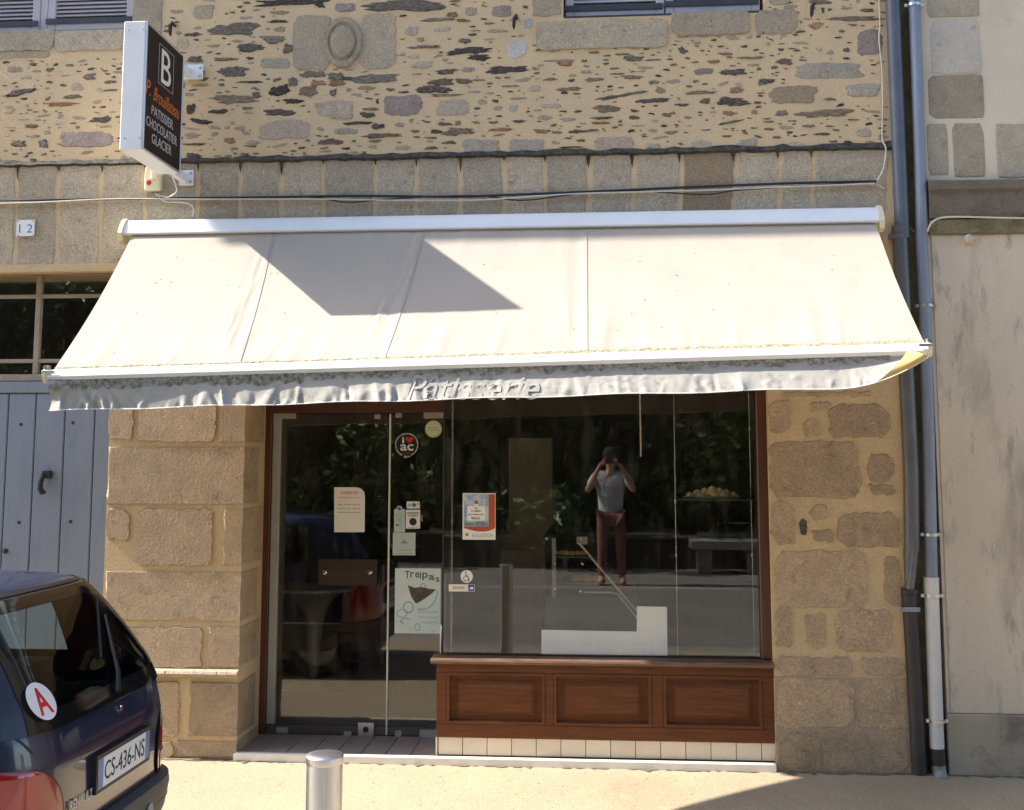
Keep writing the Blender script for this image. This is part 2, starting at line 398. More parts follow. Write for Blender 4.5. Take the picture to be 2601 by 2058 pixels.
# traced stones: zoom windows of the photograph at 2.399 px per pixel
ZA = """85 425 130 50 e|305 425 65 24 s|425 398 52 18 s|160 475 110 22 g|405 462 90 16 g|545 468 92 38 s|130 563 240 38 d 9|670 500 104 24 b|440 590 125 32 b|300 500 46 20 d|292 600 34 24 d|365 635 232 30 r|165 642 34 28 g|615 556 60 18 g|670 550 112 14 s|140 730 110 12 g|360 755 75 24 g 12|190 768 104 28 r|60 775 90 18 g|620 730 132 42 s|200 830 112 18 b|40 825 62 18 g|110 875 122 40 s|265 875 70 48 s|265 938 40 18 b|520 850 370 112 p|600 545 58 20 g|470 530 90 60 k|60 670 70 60 e|590 620 80 34 e
1110 270 100 80 e|1175 210 118 28 d|1240 75 150 100 e|1430 178 350 70 s|1500 108 124 26 g|1480 70 30 18 d|1770 15 430 48 d|2092 50 140 52 p|1700 132 150 20 d|1262 242 60 18 g|1705 180 96 46 y|1668 240 190 44 s|1520 292 192 50 s|1757 298 74 50 s|1300 280 130 26 y|1190 362 96 44 s|1370 362 160 26 b|1680 385 222 78 g|1420 436 212 60 s|1240 482 90 24 b|1222 520 160 24 y|1352 516 46 18 s|1520 500 180 16 d|1785 500 64 58 s|1895 452 184 40 s|2050 470 110 50 s|2122 480 78 24 s|1700 555 130 62 d 14|1880 555 122 60 b 8|1935 505 100 38 r|2050 505 92 46 r|2030 566 44 42 s|1430 605 370 52 b|1562 578 60 38 b|1790 617 142 34 d|1960 640 132 38 g|1700 685 240 42 d|1505 660 70 18 s|1330 680 132 30 d|1162 665 62 60 d|1222 740 150 34 d -9|1740 790 350 130 k|2080 680 160 112 k|2132 755 62 20 d|1400 857 72 40 r|1186 880 150 18 b|1540 868 120 34 g|1528 890 80 18 b|1872 856 42 18 b|1838 902 50 14 s|1788 920 42 12 b|2012 865 162 38 b|1172 946 112 28 s|1492 942 58 24 s|2092 796 140 42 g"""
ZB = """30 25 62 50 d|185 48 150 70 p|550 36 510 66 s|950 70 92 62 k|1135 70 142 82 p|836 90 70 34 b|745 120 222 26 b|905 126 90 22 r|1060 143 92 14 b|590 190 92 70 g|642 242 62 40 y|780 182 152 38 g|1112 190 180 26 y|980 187 82 10 g|915 250 92 34 s|1066 240 100 14 g|665 287 212 22 s|942 308 280 50 d|1002 350 160 36 d|1230 300 125 118 w|1300 142 62 72 w|520 332 82 28 g|602 346 100 36 g|655 395 150 58 e|1165 427 250 46 d 3|800 436 142 34 s|935 426 100 44 p|620 452 82 18 y|360 477 370 52 s|130 466 112 44 s|30 455 72 42 s|770 500 152 46 b|910 496 102 38 b|1002 488 82 10 s|720 546 230 44 d -4|1186 526 130 16 r|460 546 62 24 s|540 562 92 16 s|800 580 220 22 b|970 560 120 14 g|1340 540 90 48 k|535 645 248 142 p|840 655 222 112 k|120 660 240 112 k|340 666 122 18 r|322 700 102 34 s|380 615 18 40 d|1116 660 72 40 g|1210 660 72 56 g|260 750 172 22 d|385 772 82 38 d|512 762 72 38 p|790 756 92 22 b|872 750 40 28 r|980 746 56 20 r|1086 746 62 20 b|1246 740 92 18 s|190 800 172 54 g|405 826 232 32 b|612 800 72 18 b|742 803 90 30 d|870 802 200 46 b|1132 790 172 20 r|1385 800 100 28 r|1472 808 80 18 b|1600 802 122 28 d|1692 795 82 16 s|95 865 162 40 b|365 860 82 18 b|816 868 86 24 s|540 900 122 40 g|710 902 92 20 b|1010 892 240 100 g|1290 892 240 100 g|1566 897 162 10 d|1620 856 52 18 b|1822 888 260 118 k|2060 892 130 46 g
1500 370 302 18 p|1522 386 92 38 r|1640 372 40 16 b|1432 484 100 18 s|1560 491 52 16 s|1700 486 142 28 s|1550 542 182 28 b|1520 565 52 18 d|1940 358 132 38 s|1870 331 92 12 s|2062 366 112 14 s|1822 418 72 12 s|1842 451 92 12 b|1930 471 132 26 b|2066 502 72 24 s|1830 590 260 26 s 8|1962 566 152 16 s 6|2062 612 240 32 d 5|1786 665 176 44 b|1946 676 52 18 s|1746 720 122 16 s|1736 750 132 16 r|1860 740 32 18 s|1970 766 122 10 g|2142 700 52 28 b|1440 645 160 40 e|1360 672 62 24 g|1240 600 130 16 g|1700 320 70 14 b|1780 340 50 10 b"""
ZC = """910 8 152 44 b|1130 115 372 30 b|895 156 80 44 r|1206 64 92 28 b|1116 153 52 12 s|935 60 28 36 d|977 60 22 18 s|1050 190 36 18 b|85 310 74 34 d -38|250 280 32 24 g|345 328 102 16 b|496 353 162 16 b|266 376 92 20 r|156 380 52 10 b|702 376 112 38 b|812 367 52 10 s|680 302 42 18 s|506 397 82 18 y|206 436 132 52 p|390 440 152 44 d|980 320 62 34 g|912 300 42 34 g|1080 306 52 26 s|1222 258 160 165 p|970 432 440 105 g|546 420 26 22 b|162 496 40 18 s|216 512 36 14 b|332 510 112 24 g 20|420 518 82 42 g|190 565 222 22 b|410 550 102 34 r|590 496 112 34 s|756 576 292 118 o|1182 550 220 88 g|980 606 76 16 s|380 620 172 54 d|80 640 92 20 s|220 616 62 36 s|536 626 42 16 d|20 690 40 16 r|362 690 96 34 r|516 683 42 24 r|685 690 76 34 s|950 690 332 46 b|376 745 152 14 s 10|606 743 72 10 b|752 738 72 8 b|1120 730 72 8 s|850 768 82 20 s|976 770 62 10 b|606 787 62 18 b|516 780 56 12 s|222 792 66 10 b|350 830 72 12 s|540 832 52 14 b -14|656 837 52 12 s|1186 808 112 60 k|930 818 112 14 s|200 880 162 58 g|482 872 142 58 g|770 882 132 48 g|946 886 62 26 w|1086 868 62 24 d|1002 862 62 14 b|640 410 40 22 s|560 510 50 22 s"""
traced = []
for txt, ox in ((ZA, 0), (ZB, 800), (ZC, 1700)):
    for it in txt.replace('\n', '|').split('|'):
        q = it.split(); X, Y, w, h = map(float, q[:4]); tl = float(q[5]) if len(q) > 5 else 0
        a = at(ox+X/2.399, Y/2.399, 0); pxm = 7.5/FPX/2.399*1.02
        traced.append((a.x, a.z, w*pxm, h*pxm, q[4], radians(tl)))
z_course = az(1121, 393)                       # top of the ashlar band
rs = random.Random(3)
thinset = []
for (x, z, w, h, c, tl) in traced:
    big = w*h > .012
    mb = MB(); slate = c in 'sdbr'
    if slate: stone_into(mb, x, z, w*1.07, h*1.16, 0, rs.uniform(.003, .008), 32, 2.6 if h/w < .4 else 3.4, .25 if h < .06 else .19, tl, rs)
    else: stone_into(mb, x, z, w, h, 0, rs.uniform(.002, .005), 38 if big else 22, 4.5 if big else 3.0, .085 if big else .15, tl, rs)
    mb.build('stone', M[c], wall)
# broad stones of the window sills, jambs and carved oval
def block(x0, y0, x1, y1, mat, parent, ox=0, Y=0.0, k=2.399, oy=0, proud=.006, rag=.03, ex=7, n=26, name='stone'):
    a = at(ox+x0/k, oy+y0/k, Y); b = at(ox+x1/k, oy+y1/k, Y)
    mb = MB(); rect_stone(mb, a.x, b.x, b.z, a.z, Y, proud, rs, .007, .03)
    return mb.build(name, M[mat], parent)
block(1325,-40,1500,98,'e',wall,800); block(1345,135,2150,288,'e',wall,800,proud=.012); block(12,75,492,212,'e',wall,1700,proud=.012)
block(520,62,782,205,'e',wall,1700); block(600,-30,740,30,'e',wall,1700)
block(-40,192,330,308,'ashlar',wall,proud=.012); block(336,192,752,306,'ashlar',wall,proud=.012)
block(-30,315,300,352,'e',wall); block(812,-40,985,236,'e',wall)
block(1785,95,2010,425,'e',wall,rag=.03); block(275,88,488,420,'e',wall,800,rag=.04)
oc = at(800+172/2.399, 262/2.399)
mb = MB(); ring = []
for i in range(36):
    t = 2*pi*i/36
    for rr, yy in ((1.0,.0),(.97,-.014),(.80,-.016),(.74,-.006),(.66,-.006),(.60,-.020),(.3,-.026)):
        ring.append((oc.x+.132*rr*cos(t)*(1-.12*max(0,-sin(t))), yy-.006, oc.z+.178*rr*sin(t)))
n7 = 7
mb.add(ring, [(i*n7+j, ((i+1) % 36)*n7+j, ((i+1) % 36)*n7+j+1, i*n7+j+1) for i in range(36) for j in range(6)]+[tuple(i*n7+6 for i in range(36))])
mb.build('carved_oval', M['e'], wall)
# ashlar band (flat arch of dressed blocks) below the string course
jx_top = [-60,48,152,262,372,505,612,716,822,832+122,1058,1170,1280,1384,1494,1605,1725,1862,1975,2060,2252]
for i, (a, b) in enumerate(zip(jx_top[:-1], jx_top[1:])):
    lean = (-7 if b > 1500 else (5 if b < 500 else 0))
    za = z_course-.012; ytop = 400
    ybot = 690 if b < 400 else 640
    A = at(a+5.5, ytop); B = at(b-5.5, ytop); C = at(b-5.5, ybot)
    mb = MB(); rect_stone(mb, A.x, B.x, C.z, za+rs.uniform(-.004,.002), 0, rs.uniform(.003,.006), rs, .008, .022, skew=(.07 if b > 1500 else -.03 if b < 500 else 0))
    mb.build('block', M['o'] if i == 16 else M['ashlar'], wall)
# weathered top of the band: a ledge black with lichen
mb = MB(); nn = 170; lo = []; hi = []
for i in range(nn+1):
    x = XL+(XR-XL)*i/nn
    lo.append((x, -.030, z_course-.014-rs.uniform(0,.010))); hi.append((x, -.002, z_course+.012+rs.uniform(-.006,.014)))
mb.add(lo+hi, [(i, i+1, nn+2+i, nn+1+i) for i in range(nn)])
mb.add([(x, 0, z-.012) for x, y, z in lo]+lo, [(i, i+1, nn+2+i, nn+1+i) for i in range(nn)])
for q in jx_top[1:-1]:
    x = ax(q, 410); L_ = rs.uniform(.03,.11); w_ = rs.uniform(.010,.018)
    mb.add([(x-w_,-.0115,z_course-.014),(x+w_,-.0115,z_course-.014),(x+w_*.7,-.0112,z_course-.014-L_*.5),(x+.002,-.011,z_course-.02-L_),(x-w_*.5,-.0112,z_course-.014-L_*.6)], [(0,1,2,3,4)])
mb.build('ledge', M['grime'], wall)
MB().box(ax(275,620)-6, ax(300,620), -.008, .01, az(100,692), az(100,672), .004).build('lintel_edge', M['joint'], wall)
# scattered thin chips, too many and too small to pick apart
mb = MB(); cnt = 0
boxes = [(x-w/2-.012, x+w/2+.012, z-h/2-.010, z+h/2+.010) for x, z, w, h, c, t in traced]
boxes += [(ax(p, 50), ax(q, 50), az(100, s_), az(100, r)) for p, r, q, s_ in ((1350,-60,1950,130),(-300,-60,345,150),(740,30,1010,190),(340,-60,412,100))]
topz = az(100, -60)
while cnt < 880:
    faint = cnt < 190
    x = rs.uniform(ax(-60,300), XR-.03); z = rs.uniform(z_course+.02, topz)
    if faint: w = rs.uniform(.05, .17); h = rs.uniform(.018, .055)
    else:
        w = rs.uniform(.014, .07)*(1 if rs.random() < .8 else 1.5); h = w*rs.uniform(.14, .42)
    if any(a < x+w/2 and x-w/2 < b and c < z+h/2 and z-h/2 < d for a, b, c, d in boxes): continue
    stone_into(mb, x, z, w, max(.006, h), 0, rs.uniform(.0015,.003) if faint else rs.uniform(.003,.007), 14 if faint else 10, 2.4, .20 if faint else .24, rs.uniform(-.15,.15), rs, rs.choice([4,5,5,6,6,7]) if faint else rs.choice([0,0,1,1,2,2,3,4]))
    if not faint: boxes.append((x-w/2, x+w/2, z-h/2, z+h/2))
    else: boxes.append((x-w*.42, x+w*.42, z-h*.4, z+h*.4))
    cnt += 1
tag(mb.build('stone_chip', [M['s'], M['d'], M['b'], M['r'], M['g'], M['e'], M['k'], M['y']], wall), kind='stuff')

# ------------------------------------------------ pillars
MBp = MB(); PY = -.012
MBp.box(X_PL-.003, X_PR+.004, PY, .517, -.15, Z_LS+.12)
pil = MBp.build('pillar', M['joint'], bld)
def pblock(x0, y0, x1, y1, k, ox, oy, right_edge=False, depth=.40, proud=.012, mat='pillar', par=None, ex=6.5, rag=.035, X=None):
    a = at(ox+x0/k, oy+y0/k, PY); b = at(ox+x1/k, oy+y1/k, PY)
    if right_edge:
        # corner stone: turns round the corner into the reveal
        xa, xb, z1, z0 = a.x, X_PR+.012, a.z, b.z
        n = 6; mb = MB(); am = .006
        zs = [z0+(z1-z0)*i/n for i in range(n+1)]
        lft = [(xa+rs.uniform(-am,am)*1.5, PY+.004, z) for z in zs]; lf2 = [(xa+.010+rs.uniform(-am,am), PY-proud, z+(.008 if i == 0 else -.008 if i == n else 0)) for i, z in enumerate(zs)]
        cn = [(xb-rs.uniform(.002,.007), PY-proud*.85, z+(.008 if i == 0 else -.008 if i == n else 0)) for i, z in enumerate(zs)]
        bk = [(xb-.002, depth-rs.uniform(0,.012), z+(.006 if i == 0 else -.006 if i == n else 0)) for i, z in enumerate(zs)]; b2 = [(X_PR-.002, depth+.012, z) for z in zs]
        cols = [lft, lf2, cn, bk, b2]; vs = [p for c in cols for p in c]; q = n+1
        fs = [(c*q+i, (c+1)*q+i, (c+1)*q+i+1, c*q+i+1) for c in range(4) for i in range(n)]
        cap0 = [c*q for c in range(5)]; cap1 = [c*q+n for c in range(5)]
        mb.add(vs, fs+[tuple(cap0), tuple(cap1)])
        return mb.build('stone', M[mat], par or pil)
    mb = MB()
    if ex > 4: rect_stone(mb, a.x, b.x, b.z, a.z, PY, proud, rs, rag*.22, .03 if rag < .045 else .05)
    else: stone_into(mb, (a.x+b.x)/2, (a.z+b.z)/2, abs(b.x-a.x), abs(a.z-b.z), PY, proud, 26, ex, rag, 0, rs)
    return mb.build('stone', M[mat], par or pil)
K1 = (3.084, 0, 950); K2 = (2.596, 0, 1400)
pblock(866,60,1046,515,*K1); pblock(1095,60,1692,532,*K1); pblock(1722,60,1905,540,*K1, right_edge=True)
pblock(856,568,1895,1028,*K1, right_edge=True, depth=.30)
pblock(842,1055,1012,1300,*K1, rag=.04); pblock(1092,1058,1660,1502,*K1, ex=4.5); pblock(1755,1050,1890,1500,*K1, right_edge=True, depth=.42)
pblock(702,128,1558,468,*K2, right_edge=True, depth=.33)
pblock(760,500,1330,772,*K2); pblock(1378,492,1560,770,*K2, right_edge=True, depth=.40)
pblock(900,858,1180,1226,*K2); pblock(1256,858,1556,1228,*K2, right_edge=True, depth=.35)
pblock(800,1242,1150,1372,*K2, proud=.016); pblock(1165,1240,1556,1366,*K2, right_edge=True, depth=.42)
z0 = az(450, 1400+826/2.596, PY); z1 = az(450, 1400+782/2.596, PY)
mb = MB()
for i in range(14):
    xa = X_PL-.02+(X_PR+.03-X_PL)*i/14; xb = X_PL-.02+(X_PR+.03-X_PL)*(i+1)/14
    j = rs.uniform(-.006,.004)
    mb.add([(xa,PY-.035+j,z0),(xb,PY-.035+j,z0),(xb,PY-.06+j,z1-.015),(xa,PY-.06+j,z1-.015),(xa,PY-.05+j,z1),(xb,PY-.05+j,z1),(xb,PY+.01,z1+.012),(xa,PY+.01,z1+.012)],
           [(0,1,2,3),(3,2,5,4),(4,5,6,7)])
mb.build('plinth_ledge', M['k'], pil)
rp = MB().box(X_RP-.004, XR+.002, PY, .517, -.15, Z_LS+.1).build('pillar', M['joint'], bld)
z_pl = az(2120, 1450+583/2.157, PY)
MB().box(X_RP-.006, XR+.004, PY-.004, .51, -.15, z_pl, .003).build('plinth_course', granite('worn_plinth_stone',(.36,.275,.18),(.31,.24,.16),.3), rp)
K7 = (2.157, 1600, 1000); K8 = (2.157, 1600, 1450)
for q in ((757,35,886,216),(985,42,1102,94),(945,135,1046,236),(1086,60,1432,242),(762,258,1268,574),(1303,330,1452,488),(1310,496,1456,552),
          (772,592,906,832),(984,610,1082,692),(994,740,1116,816),(1138,650,1488,842),(786,855,1306,1172),(840,-10,1312,16),(1388,890,1492,1160)):
    pblock(*q, *K7, par=rp, proud=.008, rag=.05, ex=4.5)
pblock(924,680,976,776,*K7, par=rp, proud=.01, mat='s', rag=.12, ex=3)
for q in ((792,195,892,415),(954,230,1072,425),(1124,210,1442,446),(803,466,1226,576),(1262,470,1512,576),(803,590,1240,862),(1252,592,1462,776),
          (1246,782,1522,868),(806,876,1046,1108),(1052,872,1336,1108),(1342,874,1532,1108),(1468,592,1516,776)):
    pblock(*q, *K8, par=rp, proud=.008, rag=.045, ex=5)

# ------------------------------------------------ upper windows with shutters
M['shutter'] = pmat('mauve_grey_paint', (.46,.43,.47), (.41,.385,.425), 6, .6, speck=.08)
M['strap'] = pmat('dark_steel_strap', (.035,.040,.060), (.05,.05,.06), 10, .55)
def shutter(xa, xb, zb, y, nsl, slat_h):
    w = bld
    f = MB(); zt = zb+1.55
    f.box(xa, xa+.055, y, y+.035, zb, zt, .004); f.box(xb-.055, xb, y, y+.035, zb, zt, .004); f.box(xa+.055, xb-.055, y+.001, y+.034, zb, zb+.07, .004)
    s_ = f.build('shutter', M['shutter'], w)
    z = zb+.075
    proto = None
    for i in range(nsl):
        if proto is None:
            mb = MB(); mb.add([(xa+.055,y+.004,0),(xb-.055,y+.004,0),(xb-.055,y+.028,slat_h),(xa+.055,y+.028,slat_h),(xa+.055,y+.010,-.004),(xb-.055,y+.010,-.004),(xb-.055,y+.034,slat_h-.004),(xa+.055,y+.034,slat_h-.004)],
                [(0,1,2,3),(4,7,6,5),(0,4,5,1),(3,2,6,7)])
            proto = mb.build('slat', M['shutter'], s_); o = proto
        else:
            o = proto.copy(); COL.objects.link(o); o.parent = s_
        o.location = (0, 0, z+i*slat_h*1.12)
    st = MB(); st.box(xa-.01, xb-.01, y-.010, y-.002, zb+.045, zb+.085, .002)
    st.build('strap', M['strap'], s_)
    return s_
y = .05
xs0, xs1 = ax(-150, 50), ax(92, 50)
s1 = shutter(xs0, xs1, Z_W1+.012, y, 10, .026)
s2 = shutter(ax(112,50), X_W1-.02, Z_W1+.022, y, 10, .026)
MB().box(xs1+.004, ax(112,50)-.004, y+.004, y+.03, Z_W1, Z_W1+1.5).build('shutter_post', M['shutter'], bld)
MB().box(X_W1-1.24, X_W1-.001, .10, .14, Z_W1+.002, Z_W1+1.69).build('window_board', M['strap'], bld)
s3 = shutter(X_W2a+.012, ax(1690,20)-.004, Z_W2+.018, y, 8, .03)
s4 = shutter(ax(1690,20)+.004, X_W2b-.02, Z_W2+.030, y, 8, .03)
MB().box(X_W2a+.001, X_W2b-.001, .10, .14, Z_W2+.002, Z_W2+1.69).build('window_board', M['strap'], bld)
MB().box(X_W2a+.005, X_W2b-.005, -.004, .11, Z_W2+.001, Z_W2+.014, .003).build('window_sill', M['strap'], bld)
# shutter hooks
for px, py in ((1308, 62), (2060, 32), (440, 80)):
    a = at(px, py)
    mb = MB(); mb.tube([(a.x+.012,.01,a.z+.035),(a.x+.012,-.05,a.z+.04),(a.x,-.055,a.z+.02),(a.x-.004,-.045,a.z-.03),(a.x-.004,-.03,a.z-.045)], [.008,.012,.014,.011,.004], 8)
    mb.build('shutter_hook', M['iron'], bld, True)

# ------------------------------------------------ blue plank door with glazed transom, number 12
YD = .16
zt0 = az(100, 965, YD); zr = az(100, 992, YD)
door = MB().box(XL+2.4, X_PL+.0, YD+.03, YD+.06, -.1, zt0-.01).build('plank_door', M['bluegrey'], bld)
MB().box(XL+2.4, X_PL-.002, YD-.012, YD+.029, az(100,998,YD), zt0-.012, .006).build('top_rail', M['bluegrey'], door)
edges = [-230, -90, 18, 88, 163, 239, 330]
for a, b in zip(edges[:-1], edges[1:]):
    xa = ax(a, 1100, YD); xb = min(ax(b, 1100, YD), X_PL-.002)
    MB().box(xa+.003, xb-.003, YD, YD+.029, .02, az(100,999.5,YD), .006).build('plank', M['bluegrey'], door)
for px, py in ((53,1078),(185,1074),(48,1327),(179,1325)):
    a = at(px, py, YD); mb = MB(); mb.lathe([(.011,.001),(.010,-.005),(.004,-.007)], (a.x, YD, a.z), 10, axis='y'); mb.build('bolt', M['iron'], door)
a = at(14, 1400, YD); mb = MB(); mb.lathe([(.017,.001),(.016,-.012),(.006,-.016)], (a.x, YD, a.z), 12, axis='y'); mb.build('key_escutcheon', M['iron'], door)
a = at(122, 1217, YD)
mb = MB(); mb.box(a.x-.034, a.x+.030, YD-.03, YD+.001, a.z+.005, a.z+.055, .006)
mb.tube([(a.x-.018,YD-.028,a.z+.03),(a.x-.026,YD-.05,a.z-.02),(a.x-.028,YD-.048,a.z-.06),(a.x-.018,YD-.04,a.z-.088),(a.x+.002,YD-.036,a.z-.085)], [.015,.017,.019,.020,.014], 10)
mb.build('knocker', M['iron'], door, True)
# transom window
tw = MB(); YT = YD+.02
zt1 = az(100, 700, YT)
x0, x1 = XL+2.4, X_PL
tw.box(x0, x1-.002, YT-.02, YT+.05, zt1, Z_LD-.002, .006)
tw.box(x0, x1-.002, YT-.019, YT+.05, zt0-.01, az(100,951,YT), .006)
tr = tw.build('transom_window', M['frame_beige'], bld)
zb, zc, zd = az(100,951,YT), az(100,917,YT), az(100,753,YT)
for px in (-250, -75, 97): MB().box(ax(px-7,800,YT), ax(px+7,800,YT), YT-.008, YT+.03, zb, zt1-.001, .004).build('mullion', M['frame_beige'], tr)
for z in (zc, zd): MB().box(x0, X_PL-.003, YT-.005, YT+.029, z-.013, z+.013, .004).build('glazing_bar', M['frame_beige'], tr)
for a, b in ((-420,-250),(-250,-75),(-75,97),(97,300)):
    for c, d in ((zb, zc), (zc, zd), (zd, zt1)):
        MB().box(ax(a+8,800,YT), min(ax(b-8,800,YT), X_PL-.004), YT+.012, YT+.016, c+.012, d-.012).build('pane', M['pane'], tr)
# dark passage behind
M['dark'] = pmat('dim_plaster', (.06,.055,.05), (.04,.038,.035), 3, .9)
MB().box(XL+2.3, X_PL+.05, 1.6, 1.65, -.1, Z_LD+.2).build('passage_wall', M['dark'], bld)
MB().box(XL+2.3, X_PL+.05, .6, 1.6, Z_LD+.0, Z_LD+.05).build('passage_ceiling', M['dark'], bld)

# ------------------------------------------------ shopfront
YG, YDR = .10, .48                                  # display window / door planes
Z_ST = az(800, 1866, YDR)                           # top of the doorstep
Z_SILL = az(1500, 1676, 0)
X_RL = ax(1108, 1780, 0)                            # riser, left end
# doorstep
ds = MB().box(X_PR+.002, X_RL, .02, .60, -.1, Z_ST-.012).build('doorstep', M['grout'], bld)
edges = [600,680,737,805,868,930,990,1050,1112]
for i in range(8):
    xa = X_PR+.004+(X_RL-X_PR-.006)*i/8; xb = X_PR+.004+(X_RL-X_PR-.006)*(i+1)/8
    MB().box(xa+.002, xb-.002, -.005, .475, Z_ST-.02, Z_ST, .002).build('tile', M['tile_step'], ds)
xn = ax(1973, 1940, -.06)
nz = MB(); nz.box(X_PR-.004, xn, -.055, -.0145, .02, Z_ST+.001, .006)
nz.build('step_nosing', M['nosing'], bld)
# riser of cream tiles
z_rt = az(1500, 1880, .0)
tp = MB().box(X_RL, X_RP-.002, .022, .3, -.1, z_rt).build('tile_plinth', M['grout'], bld)
nt = 14; x = ax(1113, 1900, .01); wt = (ax(1742,1900,.01)-x)/10.0
for i in range(nt+1):
    xa = x+i*wt; xb = min(xa+wt, X_RP-.003)
    if xb-xa < .012: break
    MB().box(xa+.002, xb-.002, .010, .03, Z_ST+.003, z_rt-.001, .002).build('tile', M['tile'], tp)
MB().box(X_RL-.003, X_RL+.008, .008, .5, .02, z_rt-.002, .002).build('tile_edge', M['tile'], tp)
# wooden stall riser: three raised panels
sr = MB(); YF = .0
zs_ = Z_SILL-.035
panels = [(ax(1134,1790),ax(1384,1790)),(ax(1406,1790),ax(1655,1790)),(ax(1685,1790),ax(1937,1790))]
zpt, zpb = az(1500,1713), az(1500,1845)
sr.box(X_RL, X_RP-.002, YF, .14, zpt, zs_, .004); sr.box(X_RL+.001, X_RP-.003, YF+.001, .14, z_rt, zpb, .004)
xe = [X_RL, *[q for p in panels for q in p], X_RP-.002]
for i in range(0, 8, 2): sr.box(xe[i], xe[i+1], YF+.0005, .139, zpb, zpt, .003)
riser = sr.build('stall_riser', M['wood'], bld)
for xa, xb in panels:
    mb = MB(); g = .018; yb = YF+.030
    mb.add([(xa,yb,zpb),(xb,yb,zpb),(xb,yb,zpt),(xa,yb,zpt)], [(0,1,2,3)])
    # moulding frame
    def ringm(x0,x1,z0,z1,y0,x2,x3,z2,z3,y1):
        mb.add([(x0,y0,z0),(x1,y0,z0),(x1,y0,z1),(x0,y0,z1),(x2,y1,z2),(x3,y1,z2),(x3,y1,z3),(x2,y1,z3)], [(0,1,5,4),(1,2,6,5),(2,3,7,6),(3,0,4,7)])
    ringm(xa,xb,zpb,zpt,YF-.004, xa+g,xb-g,zpb+g,zpt-g,YF-.004)
    ringm(xa,xb,zpb,zpt,YF+.02, xa,xb,zpb,zpt,YF-.004)
    ringm(xa+g,xb-g,zpb+g,zpt-g,YF-.004, xa+g*1.3,xb-g*1.3,zpb+g*1.3,zpt-g*1.3,yb-.002)
    q = .052; r_ = .085
    ringm(xa+q,xb-q,zpb+q*.9,zpt-q*.9,yb-.001, xa+r_,xb-r_,zpb+r_*.9,zpt-r_*.9,yb-.016)
    mb.add([(xa+r_,yb-.016,zpb+r_*.9),(xb-r_,yb-.016,zpb+r_*.9),(xb-r_,yb-.016,zpt-r_*.9),(xa+r_,yb-.016,zpt-r_*.9)], [(0,1,2,3)])
    mb.build('panel', M['wood'], riser)
xsl = ax(1093, 1680, -.03)
mb = MB(); prof = [(-.012,Z_SILL-.036),(-.03,Z_SILL-.03),(-.036,Z_SILL-.016),(-.03,Z_SILL-.004),(.01,Z_SILL),(.16,Z_SILL+.003),(.16,Z_SILL-.036)]
k = len(prof); xe_ = X_RP-.003
mb.add([(xsl,y,z) for y, z in prof]+[(xe_,y,z) for y, z in prof], [tuple(range(k)), tuple(range(2*k-1,k-1,-1))]+[(i,(i+1)%k,(i+1)%k+k,i+k) for i in range(k)])
mb.build('sill', M['wood_sill'], riser)
# display window
X_GL = ax(1128, 1350, YG); X_GR = ax(1925, 1350, YG)
dw = MB().box(X_GR, X_RP-.002, YG-.045, YG+.09, Z_SILL+.003, Z_LS, .006).build('display_window', M['wood_v'], bld)
MB().box(X_GL, X_GR-.001, YG, YG+.010, Z_SILL+.003, Z_LS-.005).build('pane', M['glass'], dw)
MB().box(X_GL, X_GL+.010, YG+.014, YDR-.02, Z_SILL+.003, Z_LS-.005).build('side_pane', M['glass'], dw)
M['rubber'] = pmat('dark_profile', (.02,.02,.02), (.035,.034,.032), 12, .5)
MB().box(X_GL-.010, X_GL-.002, YG-.004, YG+.02, Z_SILL, Z_LS-.005).build('corner_profile', M['rubber'], dw)
MB().box(X_GL+.010, X_GR, YG-.003, YG+.013, Z_SILL+.003, Z_SILL+.012).build('glazing_bead', M['rubber'], dw)
MB().box(ax(1146,1300,YG+.02), ax(1151,1300,YG+.02), YG+.014, YG+.02, Z_SILL+.003, Z_LS-.005).build('sealant_strip', pmat('grey_sealant',(.12,.12,.115),(.2,.2,.19),30,.6), dw)
# glass door and side light
zb_ = Z_ST+.004; z_dt = az(850, 1052, YDR)
xdf0, xdf1 = X_PR-.02, ax(690, 1250, YDR); xs_ = ax(989, 1250, YDR)
gd = MB(); gd.box(xdf0-.06, xdf1, YDR-.03, YDR+.06, zb_, Z_LS, .004)
gd.box(xdf1, ax(1128,1040,YDR), YDR-.028, YDR+.06, az(850,1049,YDR), Z_LS, .004)
gdo = gd.build('glass_door', M['wood_v'], bld)
MB().box(xdf1+.002, ax(711,1250,YDR), YDR-.012, YDR+.028, zb_+.06, z_dt, .004).build('door_jamb', M['alu'], gdo)
MB().box(xdf1+.002, ax(1124,1250,YDR), YDR-.006, YDR+.03, zb_, zb_+.055, .003).build('bottom_rail', pmat('dim_rail',(.10,.085,.065),(.08,.07,.055),8,.5), gdo)
MB().box(ax(712,1250,YDR), xs_-.006, YDR, YDR+.010, zb_+.057, z_dt).build('leaf_pane', M['glass'], gdo)
MB().box(xs_+.006, ax(1127,1250,YDR), YDR+.001, YDR+.011, zb_+.057, z_dt).build('fixed_pane', M['glass'], gdo)
MB().box(xs_-.005, xs_+.006, YDR-.008, YDR+.014, zb_+.003, z_dt, .002).build('door_edge', M['alu_light'], gdo)
for x0, y0, x1, y1 in ((695,1050,752,1064),(952,1052,966,1064),(1005,1049,1021,1061),(1076,1047,1127,1063),(703,1847,732,1862),(874,1857,894,1869),(1004,1855,1021,1873),(1067,1853,1112,1873)):
    a = at(x0, y0, YDR); b = at(x1, y1, YDR)
    MB().box(a.x, b.x, YDR-.014, YDR+.02, b.z, a.z, .003).build('patch_fitting', M['alu'] if y0 > 1500 else M['frame_beige'], gdo)
a = at(910,1834,YDR); b = at(951,1869,YDR)
